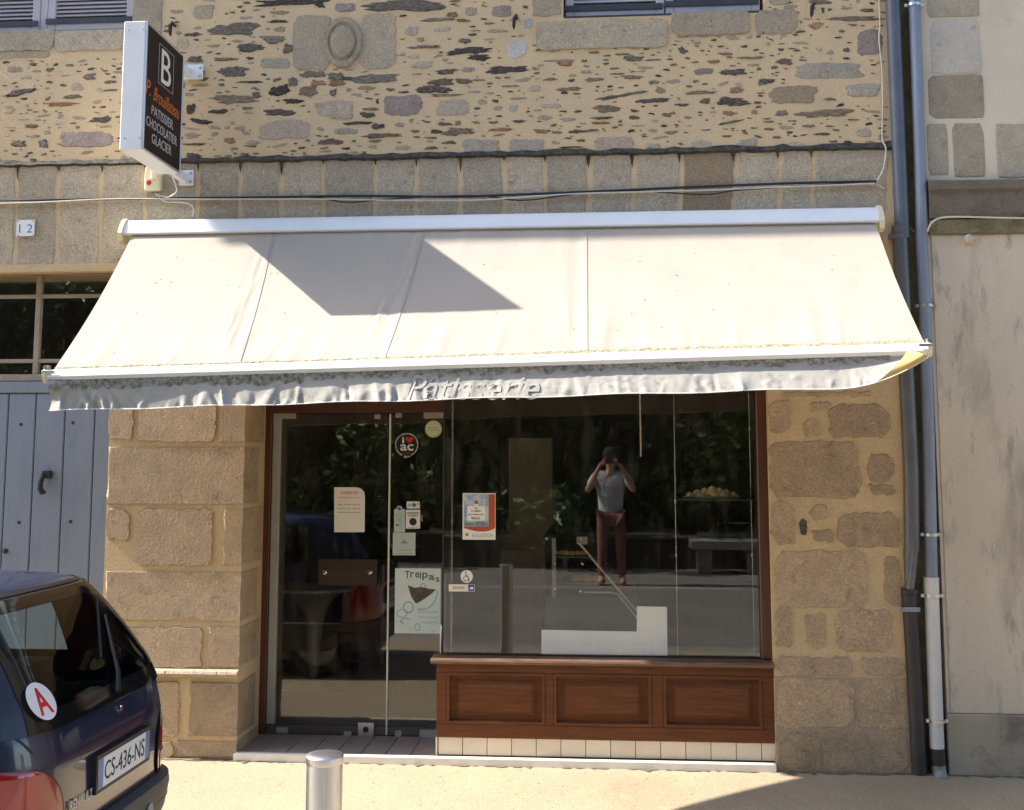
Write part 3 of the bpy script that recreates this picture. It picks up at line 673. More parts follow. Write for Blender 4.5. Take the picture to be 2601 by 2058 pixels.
lp = MB().box(a.x, b.x, YDR-.020, YDR-.001, b.z, a.z, .003).build('lock_plate', M['steel'], gdo)
mb = MB(); mb.lathe([(.020,0),(.019,-.006),(.012,-.008)], ((a.x+b.x)/2, YDR-.020, (a.z+b.z)/2), 14, axis='y'); mb.build('lock_cylinder', M['iron'], lp)
a = at(812,1418,YDR); b = at(960,1486,YDR)
pp = MB().box(a.x, b.x, YDR-.045, YDR-.018, b.z, a.z, .005).build('pull_board', pmat('dark_pull_wood',(.045,.024,.013),(.03,.017,.010),4,.45,stretch=(1,4,12)), gdo)
for px in (826, 940):
    c = at(px, 1453, YDR-.045); mb = MB(); mb.lathe([(.020,0),(.020,-.008),(.014,-.016),(.005,-.018)], (c.x, YDR-.045, c.z), 16, axis='y'); mb.build('knob', M['chrome'], pp, True)
c = at(1120,1620,YDR-.05); d = at(1120,1585,YDR-.05); e = at(1120,1664,YDR-.05)
mb = MB(); mb.tube([(c.x,YDR-.002,d.z-.01),(c.x,YDR-.05,d.z-.008),(c.x,YDR-.05,e.z+.008),(c.x,YDR-.002,e.z+.01)], .009, 10); mb.build('handle', M['chrome'], gdo, True)
# lintel beam over the opening + roller box seen through the glass
MB().box(X_PR-.03, X_RP+.02, .16, .5, Z_LS-.001, Z_LS+.2).build('lintel_beam', M['wood_v'], bld)

# ------------------------------------------------ shop interior (dim)
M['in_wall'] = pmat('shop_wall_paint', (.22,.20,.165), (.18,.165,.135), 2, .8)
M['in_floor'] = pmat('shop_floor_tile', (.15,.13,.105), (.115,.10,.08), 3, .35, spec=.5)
M['in_beige'] = pmat('shop_beige_column', (.42,.36,.27), (.38,.325,.245), 4, .8)
M['plum'] = pmat('plum_laminate', (.12,.014,.028), (.10,.012,.022), 3, .4)
xa, xb = X_PR-.5, X_RP+.4
zf = Z_ST+.005
rm = MB()
rm.box(xa, xb, 5.6, 5.7, 0, 3.0); rm.box(xa-.1, xa, .62, 5.6, 0, 3.0); rm.box(xb, xb+.1, .55, 5.6, 0, 3.0); rm.box(xa, xb, .52, 5.6, 2.95, 3.05)
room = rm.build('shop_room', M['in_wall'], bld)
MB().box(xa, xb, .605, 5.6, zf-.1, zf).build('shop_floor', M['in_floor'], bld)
a = at(1292,1113,3.2); b = at(1404,1398,3.2)
MB().box(a.x, b.x, 3.2, 3.5, b.z, a.z, .004).build('interior_column', M['in_beige'], bld)
a = at(1272,1398,2.9); b = at(1420,1500,2.9)
MB().box(a.x, b.x+.1, 2.9, 3.6, zf, a.z, .01).build('column_base', pmat('pale_cabinet',(.36,.31,.26),(.31,.27,.23),4,.6), bld)

def tablebar():
    c = at(796, 1700, 2.0); x = c.x; t = thing('bar_table', 'dark trumpet shaped bar table standing just inside the glass door', 'table', (x, 2.0, zf))
    mt = pmat('dark_bronze_lacquer', (.45,.42,.34), (.36,.33,.27), 5, .3, .35)
    mb = MB(); mb.lathe([(.26,0),(.27,.012),(.24,.022),(.05,.035),(.035,.05)], (x,2.0,zf), 28); mb.build('base', mt, t, True)
    mb = MB(); mb.lathe([(.03,.05),(.03,.10)], (x,2.0,zf), 16); mb.build('stem', M['chrome'], t, True)
    zt = az(796,1490,2.0)-zf
    mb = MB(); mb.lathe([(.040,.10),(.048,.22),(.056,zt*.45),(.068,zt*.62),(.095,zt*.76),(.15,zt*.88),(.24,zt*.945),(.335,zt*.975),(.34,zt),(.28,zt+.004)], (x,2.0,zf), 32); mb.build('trumpet_body', mt, t, True)
tablebar()
t = thing('counter', 'plum coloured shop counter with metal corner behind the glass door', 'counter', (ax(905,1500,2.9), 3.2, zf))
a = at(868,1432,2.8); b = at(950,1700,2.8)
MB().box(a.x, a.x+.42, 2.8, 4.4, zf+.06, a.z, .006).build('body', M['plum'], t)
MB().box(a.x-.02, a.x+.46, 2.77, 4.45, a.z, a.z+.04, .004).build('worktop', pmat('dark_worktop',(.05,.045,.04),None,1,.3), t)
MB().box(a.x+.36, a.x+.385, 2.78, 2.80, zf+.06, a.z-.002).build('metal_corner', M['alu'], t)
# refrigerated display seen from its end
YV = 1.0
P = lambda X, Y: at(1340+X/4.617, 1330+Y/4.617, YV)
t = thing('display_case', 'slant fronted glass pastry case seen end on behind the shop window', 'display case', (P(600,600).x, YV+1, zf))
a = P(182,140); b = P(1290,860)
MB().box(P(182,0).x-.004, P(182,0).x+.012, YV, YV+1.9, zf, a.z, .003).build('back_post', M['rubber'], t)
mb = MB(); p1 = P(600,225); p2 = P(1290,1040)
mb.tube([(p1.x,YV,p1.z),(p2.x,YV,p2.z)], .008, 8); mb.build('slanted_rail', M['alu_light'], t, True)
p1 = P(660,803); p1b = P(1060,826); p2 = P(1290,1110)
mb = MB(); mb.tube([(p1.x,YV-.02,p1.z),(p1b.x-.05,YV-.02,p1.z),(p1b.x,YV-.02,p1b.z),(p2.x,YV-.02,p2.z)], .007, 8); mb.build('lower_rail', M['alu_light'], t, True)
mb = MB(); zs2 = P(300,392).z
mb.box(P(280,0).x, P(820,0).x, YV+.05, YV+1.8, zs2-.012, zs2, .002); zs3 = P(300,700).z; mb.box(P(280,0).x, P(1000,0).x, YV+.05, YV+1.8, zs3-.012, zs3, .002)
mb.build('shelf', pmat('smoked_shelf',(.07,.08,.08),None,1,.25), t)
mb = MB(); zc_ = P(300,860).z; mb.box(P(190,0).x, P(1285,0).x, YV+.01, YV+1.88, zf, zc_, .004); mb.build('cabinet', pmat('green_grey_cabinet',(.15,.17,.155),(.12,.14,.13),3,.5), t)
mb = MB(); mb.box(P(282,0).x, P(332,0).x, YV+.002, YV+.02, zc_+.002, a.z-.02, .002); mb.box(P(385,0).x, P(438,0).x, YV+.5, YV+.52, P(0,620).z, P(0,450).z, .002)
mb.build('upright', M['alu'], t)
MB().box(P(575,0).x, P(702,0).x, YV-.004, YV+.004, P(0,240).z, P(0,150).z).build('hinge_plate', M['alu'], t)
mb = MB()
for X, Y in ((220,180),(620,188),(320,468),(640,474),(322,770),(620,800)):
    c = P(X, Y); mb.lathe([(.010,0),(.010,-.008),(.004,-.010)], (c.x, YV-.003, c.z), 10, axis='y')
mb.build('clamp', M['chrome'], t)
M['bread'] = pmat('baked_crust', (.42,.25,.09), (.55,.38,.16), 20, .6, var=.25)
def bun(px, py, w, h, Y, label, mat='bread', group='pastries in the display case', name='pastry', base=None, cat='pastry'):
    c = P(px, py); mb = MB(); n = 10
    zb = base if base is not None else c.z-h/2
    prof = [(.55,0),(.95,.15),(1.0,.45),(.8,.8),(.35,1.0)]
    vs = []; 
    for r, q in prof:
        for j in range(n):
            an = 2*pi*j/n; k = 1+rs.uniform(-.1,.1); vs.append((c.x+w/2*r*cos(an)*k, Y+w*.35*r*sin(an)*k, zb+h*q))
    fs = [(i*n+j, i*n+(j+1)%n, (i+1)*n+(j+1)%n, (i+1)*n+j) for i in range(4) for j in range(n)]+[tuple(range(n-1,-1,-1)), tuple(range(4*n,5*n))]
    mb.add(vs, fs)
    return single(mb, name, M[mat], label, cat, (c.x, Y, zb), group, True)
for i, px in enumerate((320,385,450,520,585,640)):
    bun(px, 365, .05, .035, YV+.12, ('%s small golden roll from the left on the top shelf of the glass pastry case')%['first','second','third','fourth','fifth','last'][i], base=zs2)
for i, px in enumerate((580,700,820)):
    bun(px, 680, .10, .05, YV+.14, '%s flat brown loaf on the lower shelf of the glass pastry case'%['left','middle','right'][i], base=zs3, group='loaves on the lower shelf', name='loaf', cat='loaf')
# shelf hung on wires with the meringue tray
YH = .75
t = thing('wire_shelf', 'glass shelf hung on thin vertical wires in the right of the shop window', 'shelf', (ax(1810,1265,YH), YH, Z_SILL))
for px, y0, y1, Y in ((1722,1110,1674,YH+.15),(1925-8,1110,1674,YH+.15),(1628,1055,1160,YH-.05)):
    pt, pb = at(px-4, y0, Y), at(px, y1, Y)
    mb = MB(); mb.tube([(pb.x,Y,pb.z),(pb.x,Y,2.94)], .0035, 6)
    if px < 1640: mb = MB(); mb.tube([(pb.x,Y,pb.z),(pb.x-.004,Y,2.94)], .006, 6)
    mb.build('wire', M['alu_light'] if px < 1640 else M['steel'], t)
    mb = MB()
    for y in (1274, 1410): q = at(px, y, Y); mb.lathe([(.004,-.012),(.008,-.012),(.008,.012),(.004,.012)], (pb.x, Y, q.z), 10)
    if px > 1640: mb.build('clip', M['steel'], t)
q = at(1722,1266,YH); r_ = at(1925,1266,YH)
zsh = q.z
MB().box(q.x-.01, X_RP-.01, YH-.17, YH+.22, zsh-.008, zsh, .001).build('shelf_plate', pmat('dim_glass_shelf',(.10,.11,.11),None,1,.15), t)
tr_ = at(1735,1262,YH-.02); tr2 = at(1880,1262,YH-.02)
mb = MB(); xc = (tr_.x+tr2.x)/2; hw = (tr2.x-tr_.x)/2
mb.lathe([(.5*hw,.0015),(hw*.98,.008),(hw*1.02,.014),(hw*.95,.010)], (0,0,0), 28)
o = mb.build('tray', M['alu_light'], None, True); 
for v in o.data.vertices: v.co.y *= .6
o.location = (xc, YH-.02, zsh+.001); tag(o, 'shallow round tray of meringues on the hanging shelf', 'tray')
M['meringue'] = pmat('meringue', (.74,.66,.46), (.66,.57,.38), 14, .7, var=.1)
for i, (dx, w, h) in enumerate(((-.85,.055,.035),(-.55,.07,.05),(-.25,.075,.062),(.02,.09,.075),(.30,.075,.062),(.58,.07,.052),(.85,.055,.035),(-.4,.07,.03),(.15,.07,.03),(.45,.06,.03))):
    mb = MB(); n = 12; x = xc+dx*hw*.9; Y = YH-.02-(.045 if i > 6 else rs.uniform(-.02,.02)); zb = zsh+.0125
    prof = [(.7,0),(1.0,.2),(.95,.4),(.8,.6),(.5,.85),(.12,1.0)]; vs = []
    for a_, q_ in prof:
        for j in range(n):
            an = 2*pi*j/n; k_ = 1+.12*sin(5*an+q_*6); vs.append((x+w/2*a_*cos(an)*k_, Y+w/2*a_*sin(an)*k_, zb+h*q_))
    mb.add(vs, [(p*n+j, p*n+(j+1)%n, (p+1)*n+(j+1)%n, (p+1)*n+j) for p in range(5) for j in range(n)]+[tuple(range(n-1,-1,-1)), tuple(range(5*n,6*n))])
    single(mb, 'meringue', M['meringue'], 'cream coloured meringue heaped on the tray in the shop window', 'meringue', (x, Y, zb), 'meringues on the tray', True)
# white L-shaped card standing in the window
Pw = lambda X, Y: at(1340+X/4.617, 1330+Y/4.617, YG+.04)
pts = [Pw(162,1585),Pw(1642,1605),Pw(1634,980),Pw(1282,972),Pw(1282,1270),Pw(164,1248)]
zlow = Z_SILL+.004
pts = [(p.x, YG+.04, max(p.z, zlow)) for p in pts]; pts[0] = (pts[0][0], YG+.04, zlow); pts[1] = (pts[1][0], YG+.04, zlow)
mb = MB(); mb.poly(pts, (0,-1,0), .012)
single(mb, 'card_screen', pmat('white_card',(.80,.79,.74),(.76,.75,.71),3,.7), 'white L shaped card standing at the bottom of the shop window', 'card', ((pts[0][0]+pts[1][0])/2, YG+.04, zlow))

# ------------------------------------------------ notices and stickers on the glass
M['paper'] = pmat('white_paper', (.80,.79,.76), (.77,.76,.73), 5, .8)
M['paper_pale'] = pmat('pale_blue_paper', (.50,.60,.58), (.46,.56,.54), 5, .7)
M['ink'] = pmat('black_ink', (.03,.03,.03), None, 1, .7)
M['greyink'] = pmat('grey_ink', (.25,.25,.26), None, 1, .7)
M['redink'] = pmat('red_ink', (.55,.04,.03), None, 1, .6)
M['blueink'] = pmat('blue_ink', (.06,.18,.42), None, 1, .6)
M['skyink'] = pmat('sky_print', (.20,.32,.52), (.55,.60,.66), 14, .6, lo=.4, hi=.6)
M['orange'] = pmat('orange_red_print', (.47,.085,.035), (.42,.075,.03), 6, .6)
M['whiteprint'] = pmat('white_print', (.80,.80,.80), None, 1, .6)
EX, EZ = (1,0,0), (0,0,1)
def sheetof(x0, y0, x1, y1, Y, th=.0015):
    a = at(x0, y0, Y); b = at(x1, y1, Y); return a.x, b.x, b.z, a.z
def rectpart(name, x0, y0, x1, y1, Y, mat, par, th=.0012):
    xa, xb, za, zb2 = sheetof(x0, y0, x1, y1, Y)
    return MB().box(xa, xb, Y-th, Y, za, zb2).build(name, mat, par)
def tx(body, x0, y0, x1, y1, Y, mat, par, name='lettering', **kw):
    xa, xb, za, zb2 = sheetof(x0, y0, x1, y1, Y)
    return text(body, (xa, Y, za), EX, EZ, xb-xa, zb2-za, name, mat, par, depth=.0008, **kw)
def disc(name, px, py, r, Y, mat, par, th=.0012, n=32, sx=1.0):
    c = at(px, py, Y); rm_ = r*(Y-CAM.y)/FPX
    mb = MB(); mb.poly([(c.x+rm_*sx*cos(2*pi*i/n), Y, c.z+rm_*sin(2*pi*i/n)) for i in range(n)], (0,-1,0), -th)
    return mb.build(name, mat, par)
def notice(name, label, cat, px, py, Y): 
    c = at(px, py, Y); return thing(name, label, cat, c)
def lines(x0, x1, ys, Y, par, mat, hpx=2.2, seed=1):
    """rows of small print, too small to read in the photograph"""
    rr = random.Random(seed); mb = MB()
    for y in ys:
        x = x0
        while x < x1:
            w = rr.uniform(4, 13); e = min(x+w, x1)
            a = at(x, y-hpx/2, Y); b = at(e, y+hpx/2, Y); mb.box(a.x, b.x, Y-.0008, Y, b.z, a.z); x += w+rr.uniform(2, 4)
    return mb.build('small_print', mat, par)
YN = YDR-.0015
n = notice('opening_notice', 'white paper notice with red heading and curled corner taped to the glass door', 'notice', 888, 1352, YN)
c = [at(849,1352,YN), at(926,1352,YN), at(927,1262,YN), at(925,1250,YN), at(918,1242,YN), at(908,1238,YN), at(849,1238,YN)]
MB().poly([(p.x, YN, p.z) for p in c], (0,-1,0), -.001).build('sheet', M['paper'], n)
tx('HORAIRES D\'ETE', 866, 1248, 911, 1256, YN-.001, M['redink'], n); tx('DU 1 JUILLET AU 31 AOUT', 861, 1262, 917, 1267, YN-.001, M['redink'], n)
lines(858, 915, (1282, 1292, 1302), YN-.001, n, M['greyink'], 1.6, 2)
n = notice('round_sticker', 'round pale green sticker at the top of the side glass', 'sticker', 1101, 1111, YN)
disc('sheet', 1101, 1090, 22, YN, pmat('lime_green_vinyl',(.42,.52,.16),None,1,.6), n); disc('centre', 1101, 1089, 19.5, YN-.0013, pmat('pale_green_vinyl',(.60,.62,.42),None,1,.6), n)
lines(1087, 1116, (1087, 1093), YN-.0027, n, M['greyink'], 1.4, 5)
n = notice('round_sticker', 'round black sticker reading I heart ac 2019 on the side glass', 'sticker', 1033, 1163, YN)
disc('border', 1033, 1130, 31.5, YN, pmat('charcoal_vinyl',(.016,.016,.017),None,1,.5), n)
mb = MB(); cc = at(1033,1130,YN-.0013)
for i in range(46):
    an = 2*pi*i/46
    if abs((an-1.5*pi)) < .35: continue
    r_ = 28.6*(YDR-CAM.y)/FPX; ex_ = Vector((cos(an),0,sin(an))); ey_ = Vector((-sin(an),0,cos(an))); q = Vector((cc.x, YN-.0013, cc.z))+ex_*r_
    wv, hv = .0024*rs.uniform(.6,1.2), .0045
    mb.poly([q-ey_*wv-ex_*hv, q+ey_*wv-ex_*hv, q+ey_*wv+ex_*hv, q-ey_*wv+ex_*hv], (0,-1,0), -.0008)
mb.build('ring_lettering', M['whiteprint'], n)
tx('I', 1022, 1110, 1026, 1126, YN-.0013, M['whiteprint'], n, bold=.02)
tx('ac', 1017, 1128, 1050, 1145, YN-.0013, M['whiteprint'], n, bold=.02)
tx('2019', 1026, 1158, 1041, 1163.5, YN-.0013, M['whiteprint'], n)
hp = []
for i in range(28):
    s_ = 2*pi*i/28; hx = 16*sin(s_)**3; hz = 13*cos(s_)-5*cos(2*s_)-2*cos(3*s_)-cos(4*s_)
    q = at(1040+hx*.62, 1117-hz*.58, YN-.0013); hp.append((q.x, YN-.0013, q.z))
MB().poly(hp, (0,-1,0), -.0008).build('heart', M['redink'], n)
rectpart('dark_red_band', 1024, 1149, 1044, 1154, YN-.0013, pmat('dark_red_print',(.10,.012,.012),None,1,.6), n)
n = notice('payment_sticker', 'small white payment sticker with blue print above the others on the side glass', 'sticker', 1049, 1292, YN)
rectpart('sheet', 1033, 1274, 1066, 1292, YN, M['paper'], n); tx('pay', 1035.5, 1280, 1046, 1289, YN-.0013, M['blueink'], n, shear=.2); disc('emblem', 1052, 1283, 5, YN-.0013, M['blueink'], n); rectpart('emblem', 1059, 1277, 1064, 1282, YN-.0013, M['skyink'], n)
n = notice('menu_sticker', 'small white sticker with black round seal on the side glass', 'sticker', 1049, 1343, YN)
rectpart('sheet', 1031, 1295, 1067, 1343, YN, M['paper'], n); tx('LA BONNE TRADITION', 1034, 1301, 1064, 1306, YN-.0013, M['ink'], n); tx('DES ARTISANS', 1037, 1308, 1061, 1312.5, YN-.0013, M['ink'], n)
disc('seal', 1049, 1325.5, 9.5, YN-.0013, M['ink'], n); lines(1037, 1062, (1339.5,), YN-.0013, n, M['greyink'], 1.2, 3)
n = notice('price_sticker', 'tall pale blue sticker with rounded top and 1 euro price', 'sticker', 1014, 1352, YN)
c = [(1001,1352),(1029,1352),(1028.5,1294),(1022,1293),(1021,1288),(1017,1285),(1012,1285),(1008,1288),(1007,1293),(1001,1294)]
MB().poly([(at(a_,b_,YN).x, YN, at(a_,b_,YN).z) for a_, b_ in c], (0,-1,0), -.001).build('sheet', M['paper_pale'], n)
disc('emblem', 1014.5, 1292.5, 4, YN-.001, M['blueink'], n, sx=1.2); tx('1€', 1010, 1316.5, 1020, 1325, YN-.001, M['greyink'], n); rectpart('rule', 1004, 1311, 1026, 1312, YN-.001, M['greyink'], n)
rectpart('picture', 1005, 1331, 1014, 1337, YN-.001, M['greyink'], n); rectpart('picture', 1016, 1329, 1023, 1338, YN-.001, M['skyink'], n); tx("N°1", 1010, 1303.5, 1020, 1308, YN-.001, M['greyink'], n)
n = notice('shop_card', 'square pale blue card below the price sticker on the side glass', 'card', 1027, 1411, YN)
rectpart('sheet', 998, 1353, 1055, 1411, YN, M['paper_pale'], n); rectpart('emblem', 1019, 1377, 1035, 1381, YN-.0013, M['greyink'], n); rectpart('emblem', 1023, 1372, 1029, 1376, YN-.0013, M['greyink'], n)
lines(1007, 1047, (1397.5,), YN-.0013, n, M['greyink'], 1.6, 4); lines(1007, 1047, (1406,), YN-.0013, n, M['greyink'], 1.0, 6)
n = notice('poster', 'pale blue cake poster headed Treipaïs with a dark chocolate triangle', 'poster', 1061, 1610, YN)
PZ = lambda X, Y: (960+X/4.27, 1250+Y/4.27)
pb_ = pmat('pale_aqua_poster', (.58,.72,.70), (.70,.77,.73), 9, .6, blotch=((.34,.52,.62), 16, .62, .72))
rectpart('sheet', *PZ(187,826), *PZ(678,1536), YN, pb_, n)
fnt = "Treipaïs"; xs_l = [292,352,404,452,482,552,598,628]; ws = [52,40,42,16,58,52,18,36]; ybs = [935,928,928,938,958,952,962,976]; hs = [78,60,58,72,84,52,66,52]
for ch, X, w_, yb, h_ in zip(fnt, xs_l, ws, ybs, hs):
    a_ = PZ(X, yb-h_); b_ = PZ(X+w_, yb); tx(ch, *a_, *b_, YN-.0013, pmat('slate_ink',(.06,.075,.08),None,1,.6), n, name='letter', bold=.01)
tri = [(325,1010),(400,1040),(470,1030),(560,1050),(632,1056),(560,1120),(480,1175),(412,1212),(360,1130)]
MB().poly([(at(*PZ(a_,b_),YN).x, YN-.0013, at(*PZ(a_,b_),YN).z) for a_, b_ in reversed(tri)], (0,-1,0), -.0008).build('cake_picture', pmat('chocolate_print',(.075,.055,.055),(.13,.10,.10),30,.6), n)
def ringp(cx, cy, rx, ry, w, mat, par, n=30, a0=0, a1=2*pi, nm='ring_picture'):
    mb = MB(); vs = []
    for i in range(n+1):
        t_ = a0+(a1-a0)*i/n
        for k_ in (1, 1-w):
            q = at(*PZ(cx+rx*k_*cos(t_), cy-ry*k_*sin(t_)), YN); vs.append((q.x, YN-.0021, q.z))
    mb.add(vs, [(2*i, 2*i+1, 2*i+3, 2*i+2) for i in range(n)]); return mb.build(nm, mat, par)
M['aquaink'] = pmat('aqua_wash', (.16,.28,.40), (.32,.46,.54), 40, .6)
ringp(330,1250,58,64,.20,M['aquaink'],n); ringp(262,1315,60,45,.16,M['aquaink'],n); ringp(490,1015,32,26,.3,M['aquaink'],n); ringp(428,1465,30,40,.2,M['greyink'],n); ringp(300,1400,56,36,.25,M['aquaink'],n,a0=.4,a1=4.5)
ringp(480,1040,175,240,.05,M['aquaink'],n,a0=-1.85,a1=-.1)
for i, w_ in enumerate(('CHATAIGNE','CHOCOLAT','NOISETTE')):
    tx(w_, *PZ(430+i*18,1286+58*i), *PZ(655,1316+58*i), YN-.0013, pmat('grey_blue_ink',(.30,.38,.40),None,1,.6), n)
YW = YG-.0015
n = notice('poster', 'blue sky poster with orange border and apprentice sign on the shop window', 'poster', 1219, 1371, YW)
PY_ = lambda X, Y: (960+X/4.27, 1250+Y/4.27)
def rp_(nm, X0, Y0, X1, Y1, mat, lift=.0013): return rectpart(nm, *PY_(X0,Y0), *PY_(X1,Y1), YW-lift, mat, n)
rp_('sheet', 920, 12, 1275, 518, M['paper'], 0); rp_('picture', 932, 24, 1200, 374, M['skyink']); rp_('border', 1201, 24, 1268, 374, M['orange'])
bp = [(932,375),(1268,375)]+[(1268-336*i/10, 392+42*sin(pi*(i/10)**.8)*.9) for i in range(11)]
MB().poly([(at(*PY_(a_,b_),YW).x, YW-.0013, at(*PY_(a_,b_),YW).z) for a_, b_ in reversed(bp)], (0,-1,0), -.0008).build('border', M['orange'], n)
rp_('sign_picture', 968, 152, 1164, 310, M['whiteprint'], .0026); disc('figure_picture', *PY_(1068,112), 4.5, YW-.0026, M['orange'], n); rp_('figure_picture', 1044, 128, 1092, 151, M['whiteprint'], .0026)
rp_('figure_picture', 940, 330, 1190, 372, pmat('dim_blue_print',(.10,.14,.20),(.3,.35,.4),40,.6), .0026)
for s_, X0, Y0, X1, Y1 in (('Moi,',1050,165,1085,186),('on manque',1010,198,1118,220),('pas d\'apprentis',980,232,1150,256),('Pâtissier',1012,268,1112,296)):
    tx(s_, *PY_(X0,Y0), *PY_(X1,Y1), YW-.0039, M['ink'], n, shear=.15)
disc('tree_emblem', *PY_(965,460), 4.2, YW-.0013, pmat('olive_print',(.22,.28,.03),None,1,.6), n); lines(1199, 1252, (1357, 1361, 1364), YW-.0013, n, M['greyink'], 1.3, 8)
n = notice('wheelchair_sticker', 'round white wheelchair access sticker on the shop window', 'sticker', 1185, 1482, YW)
disc('sheet', 1185.5, 1464.5, 15.5, YW, M['paper'], n)
mb = MB(); mp_ = lambda X, Y: at(*PY_(X,Y), YW)
def seg(mb, a_, b_, r_):
    a2, b2 = mp_(*a_), mp_(*b_); d_ = (b2-a2); d_.y = 0; L_ = d_.length; d_ /= L_; nn_ = Vector((-d_.z,0,d_.x))
    A_ = Vector((a2.x, YW-.0013, a2.z)); B_ = Vector((b2.x, YW-.0013, b2.z))
    mb.poly([A_-nn_*r_, B_-nn_*r_, B_+nn_*r_, A_+nn_*r_], (0,-1,0), -.0008)
for a_, b_ in (((952,885),(954,918)),((954,916),(980,918)),((953,900),(972,900)),((980,918),(990,966)),((988,964),(996,960))): seg(mb, a_, b_, .0022)
h_ = mp_(952,869); mb.poly([(h_.x+.0045*cos(2*pi*i/12), YW-.0013, h_.z+.0045*sin(2*pi*i/12)) for i in range(12)], (0,-1,0), -.0008)
vs = []
for i in range(19):
    t_ = radians(110)+radians(250)*i/18
    for r_ in (30, 23): q = mp_(955+r_*cos(t_), 938-r_*sin(t_)); vs.append((q.x, YW-.0020, q.z))
mb.add(vs, [(2*i,2*i+1,2*i+3,2*i+2) for i in range(18)])
mb.build('wheelchair_symbol', M['ink'], n)
n = notice('bell_sign', 'small cream sign reading sonnez with a blue bell symbol square', 'sign', 1173, 1503, YW)
rectpart('sheet', *PY_(768,1000), *PY_(1050,1080), YW, pmat('cream_print',(.74,.70,.58),None,1,.6), n); tx('sonnez', *PY_(812,1024), *PY_(938,1054), YW-.0013, M['greyink'], n)
rectpart('blue_square', *PY_(980,1006), *PY_(1044,1074), YW-.0013, pmat('royal_blue_print',(.03,.06,.34),None,1,.6), n)
MB().poly([(mp_(a_,b_).x, YW-.0026, mp_(a_,b_).z) for a_, b_ in ((990,1052),(1034,1056),(1034,1030),(1012,1026))], (0,-1,0), -.0008).build('bell_symbol', M['whiteprint'], n)
n = notice('number_plate', 'white enamel house number plate reading 12 above the blue door', 'number plate', 65, 600, -.02)
rectpart('sheet', 43.5, 559.5, 87, 600, -.022, M['white'], n, .006)
tx('1 2', 49, 570, 82, 591, -.0282, M['blueink'], n)
mb = MB()
for px, py in ((46,562),(84.5,562),(46,597.5),(84.5,597.5)):
    c = at(px, py, -.028); mb.lathe([(.004,0),(.003,-.003)], (c.x,-.028,c.z), 8, axis='y')
mb.build('screw', M['iron'], n)

# =================================================================== AWNING
YB = -1.22
aw = thing('awning', 'extended cream canvas awning with white cassette and front bar over the shopfront', 'awning', (ax(1270,560,-.1), -.1, az(1270,600,-.1)))
cl, cr = at(316, 555, -.17), at(2231, 521, -.17)
cz = (lambda x: cl.z+(cr.z-cl.z)*(x-cl.x)/(cr.x-cl.x))
hc = .112
prof = [(-.03,0),(-.105,-.001),(-.128,-.008),(-.150,-.032),(-.172,-.068),(-.190,-.100),(-.188,-.108),(-.172,-hc),(-.150,-hc),(-.145,-.100),(-.03,-.10)]
def extrude_x(prof, xa, xb, zfn, name, mat, par, smooth=True, seg=1):
    mb = MB(); k = len(prof); vs = []
    for i in range(seg+1):
        x = xa+(xb-xa)*i/seg; vs += [(x, y, zfn(x)+z) for y, z in prof]
    fs = [tuple(range(k)), tuple(range(len(vs)-1, len(vs)-k-1, -1))]
    for s_ in range(seg): fs += [(s_*k+i, s_*k+(i+1) % k, (s_+1)*k+(i+1) % k, (s_+1)*k+i) for i in range(k)]
    mb.add(vs, fs); return mb.build(name, mat, par, smooth)
extrude_x(prof, cl.x, cr.x, cz, 'cassette', M['white'], aw, True)
big = [(-.02,.008),(-.115,.008),(-.145,-.008),(-.185,-.06),(-.202,-.10),(-.185,-.150),(-.150,-.165),(-.02,-.15)]
extrude_x(big, cl.x-.030, cl.x-.002, cz, 'end_cap', M['cream'], aw); extrude_x(big, cr.x+.002, cr.x+.030, cz, 'end_cap', M['cream'], aw)
# fabric
fl, fr = at(337, 590, -.155), at(2223, 562, -.155)
bl, br = at(138, 939, YB), at(2348, 872, YB)
fl.z = cz(fl.x)-hc+.006; fr.z = cz(fr.x)-hc+.006
rf = random.Random(11)
seams = [(.198, .222), (.405, .392), (.622, .625)]
ripples = [(rf.uniform(0,1), rf.uniform(.004,.011), rf.uniform(.0012,.0034), rf.uniform(.02,.10), rf.uniform(.25,.6)) for _ in range(85)]
tops = [(rf.uniform(.15,.6), rf.uniform(.003,.008), rf.uniform(.001,.0025), rf.uniform(-.05,.05), rf.uniform(.12,.3)) for _ in range(26)]
creases = []
for sa, sb in seams[:2]:
    for _ in range(15):
        t0_ = rf.uniform(0,.7); off = rf.uniform(0,.028); sk = rf.uniform(.008,.03)
        creases.append((sa-off+sk*.5, sb-off-sk*.9, rf.uniform(.0011,.0024), rf.uniform(.0022,.0052)*rf.choice([1,1,-.6]), t0_, t0_+rf.uniform(.2,.5)))
for _ in range(6): creases.append((.605-rf.uniform(0,.02), .612-rf.uniform(0,.03), .002, rf.uniform(.0006,.0014), rf.uniform(0,.6), 1))
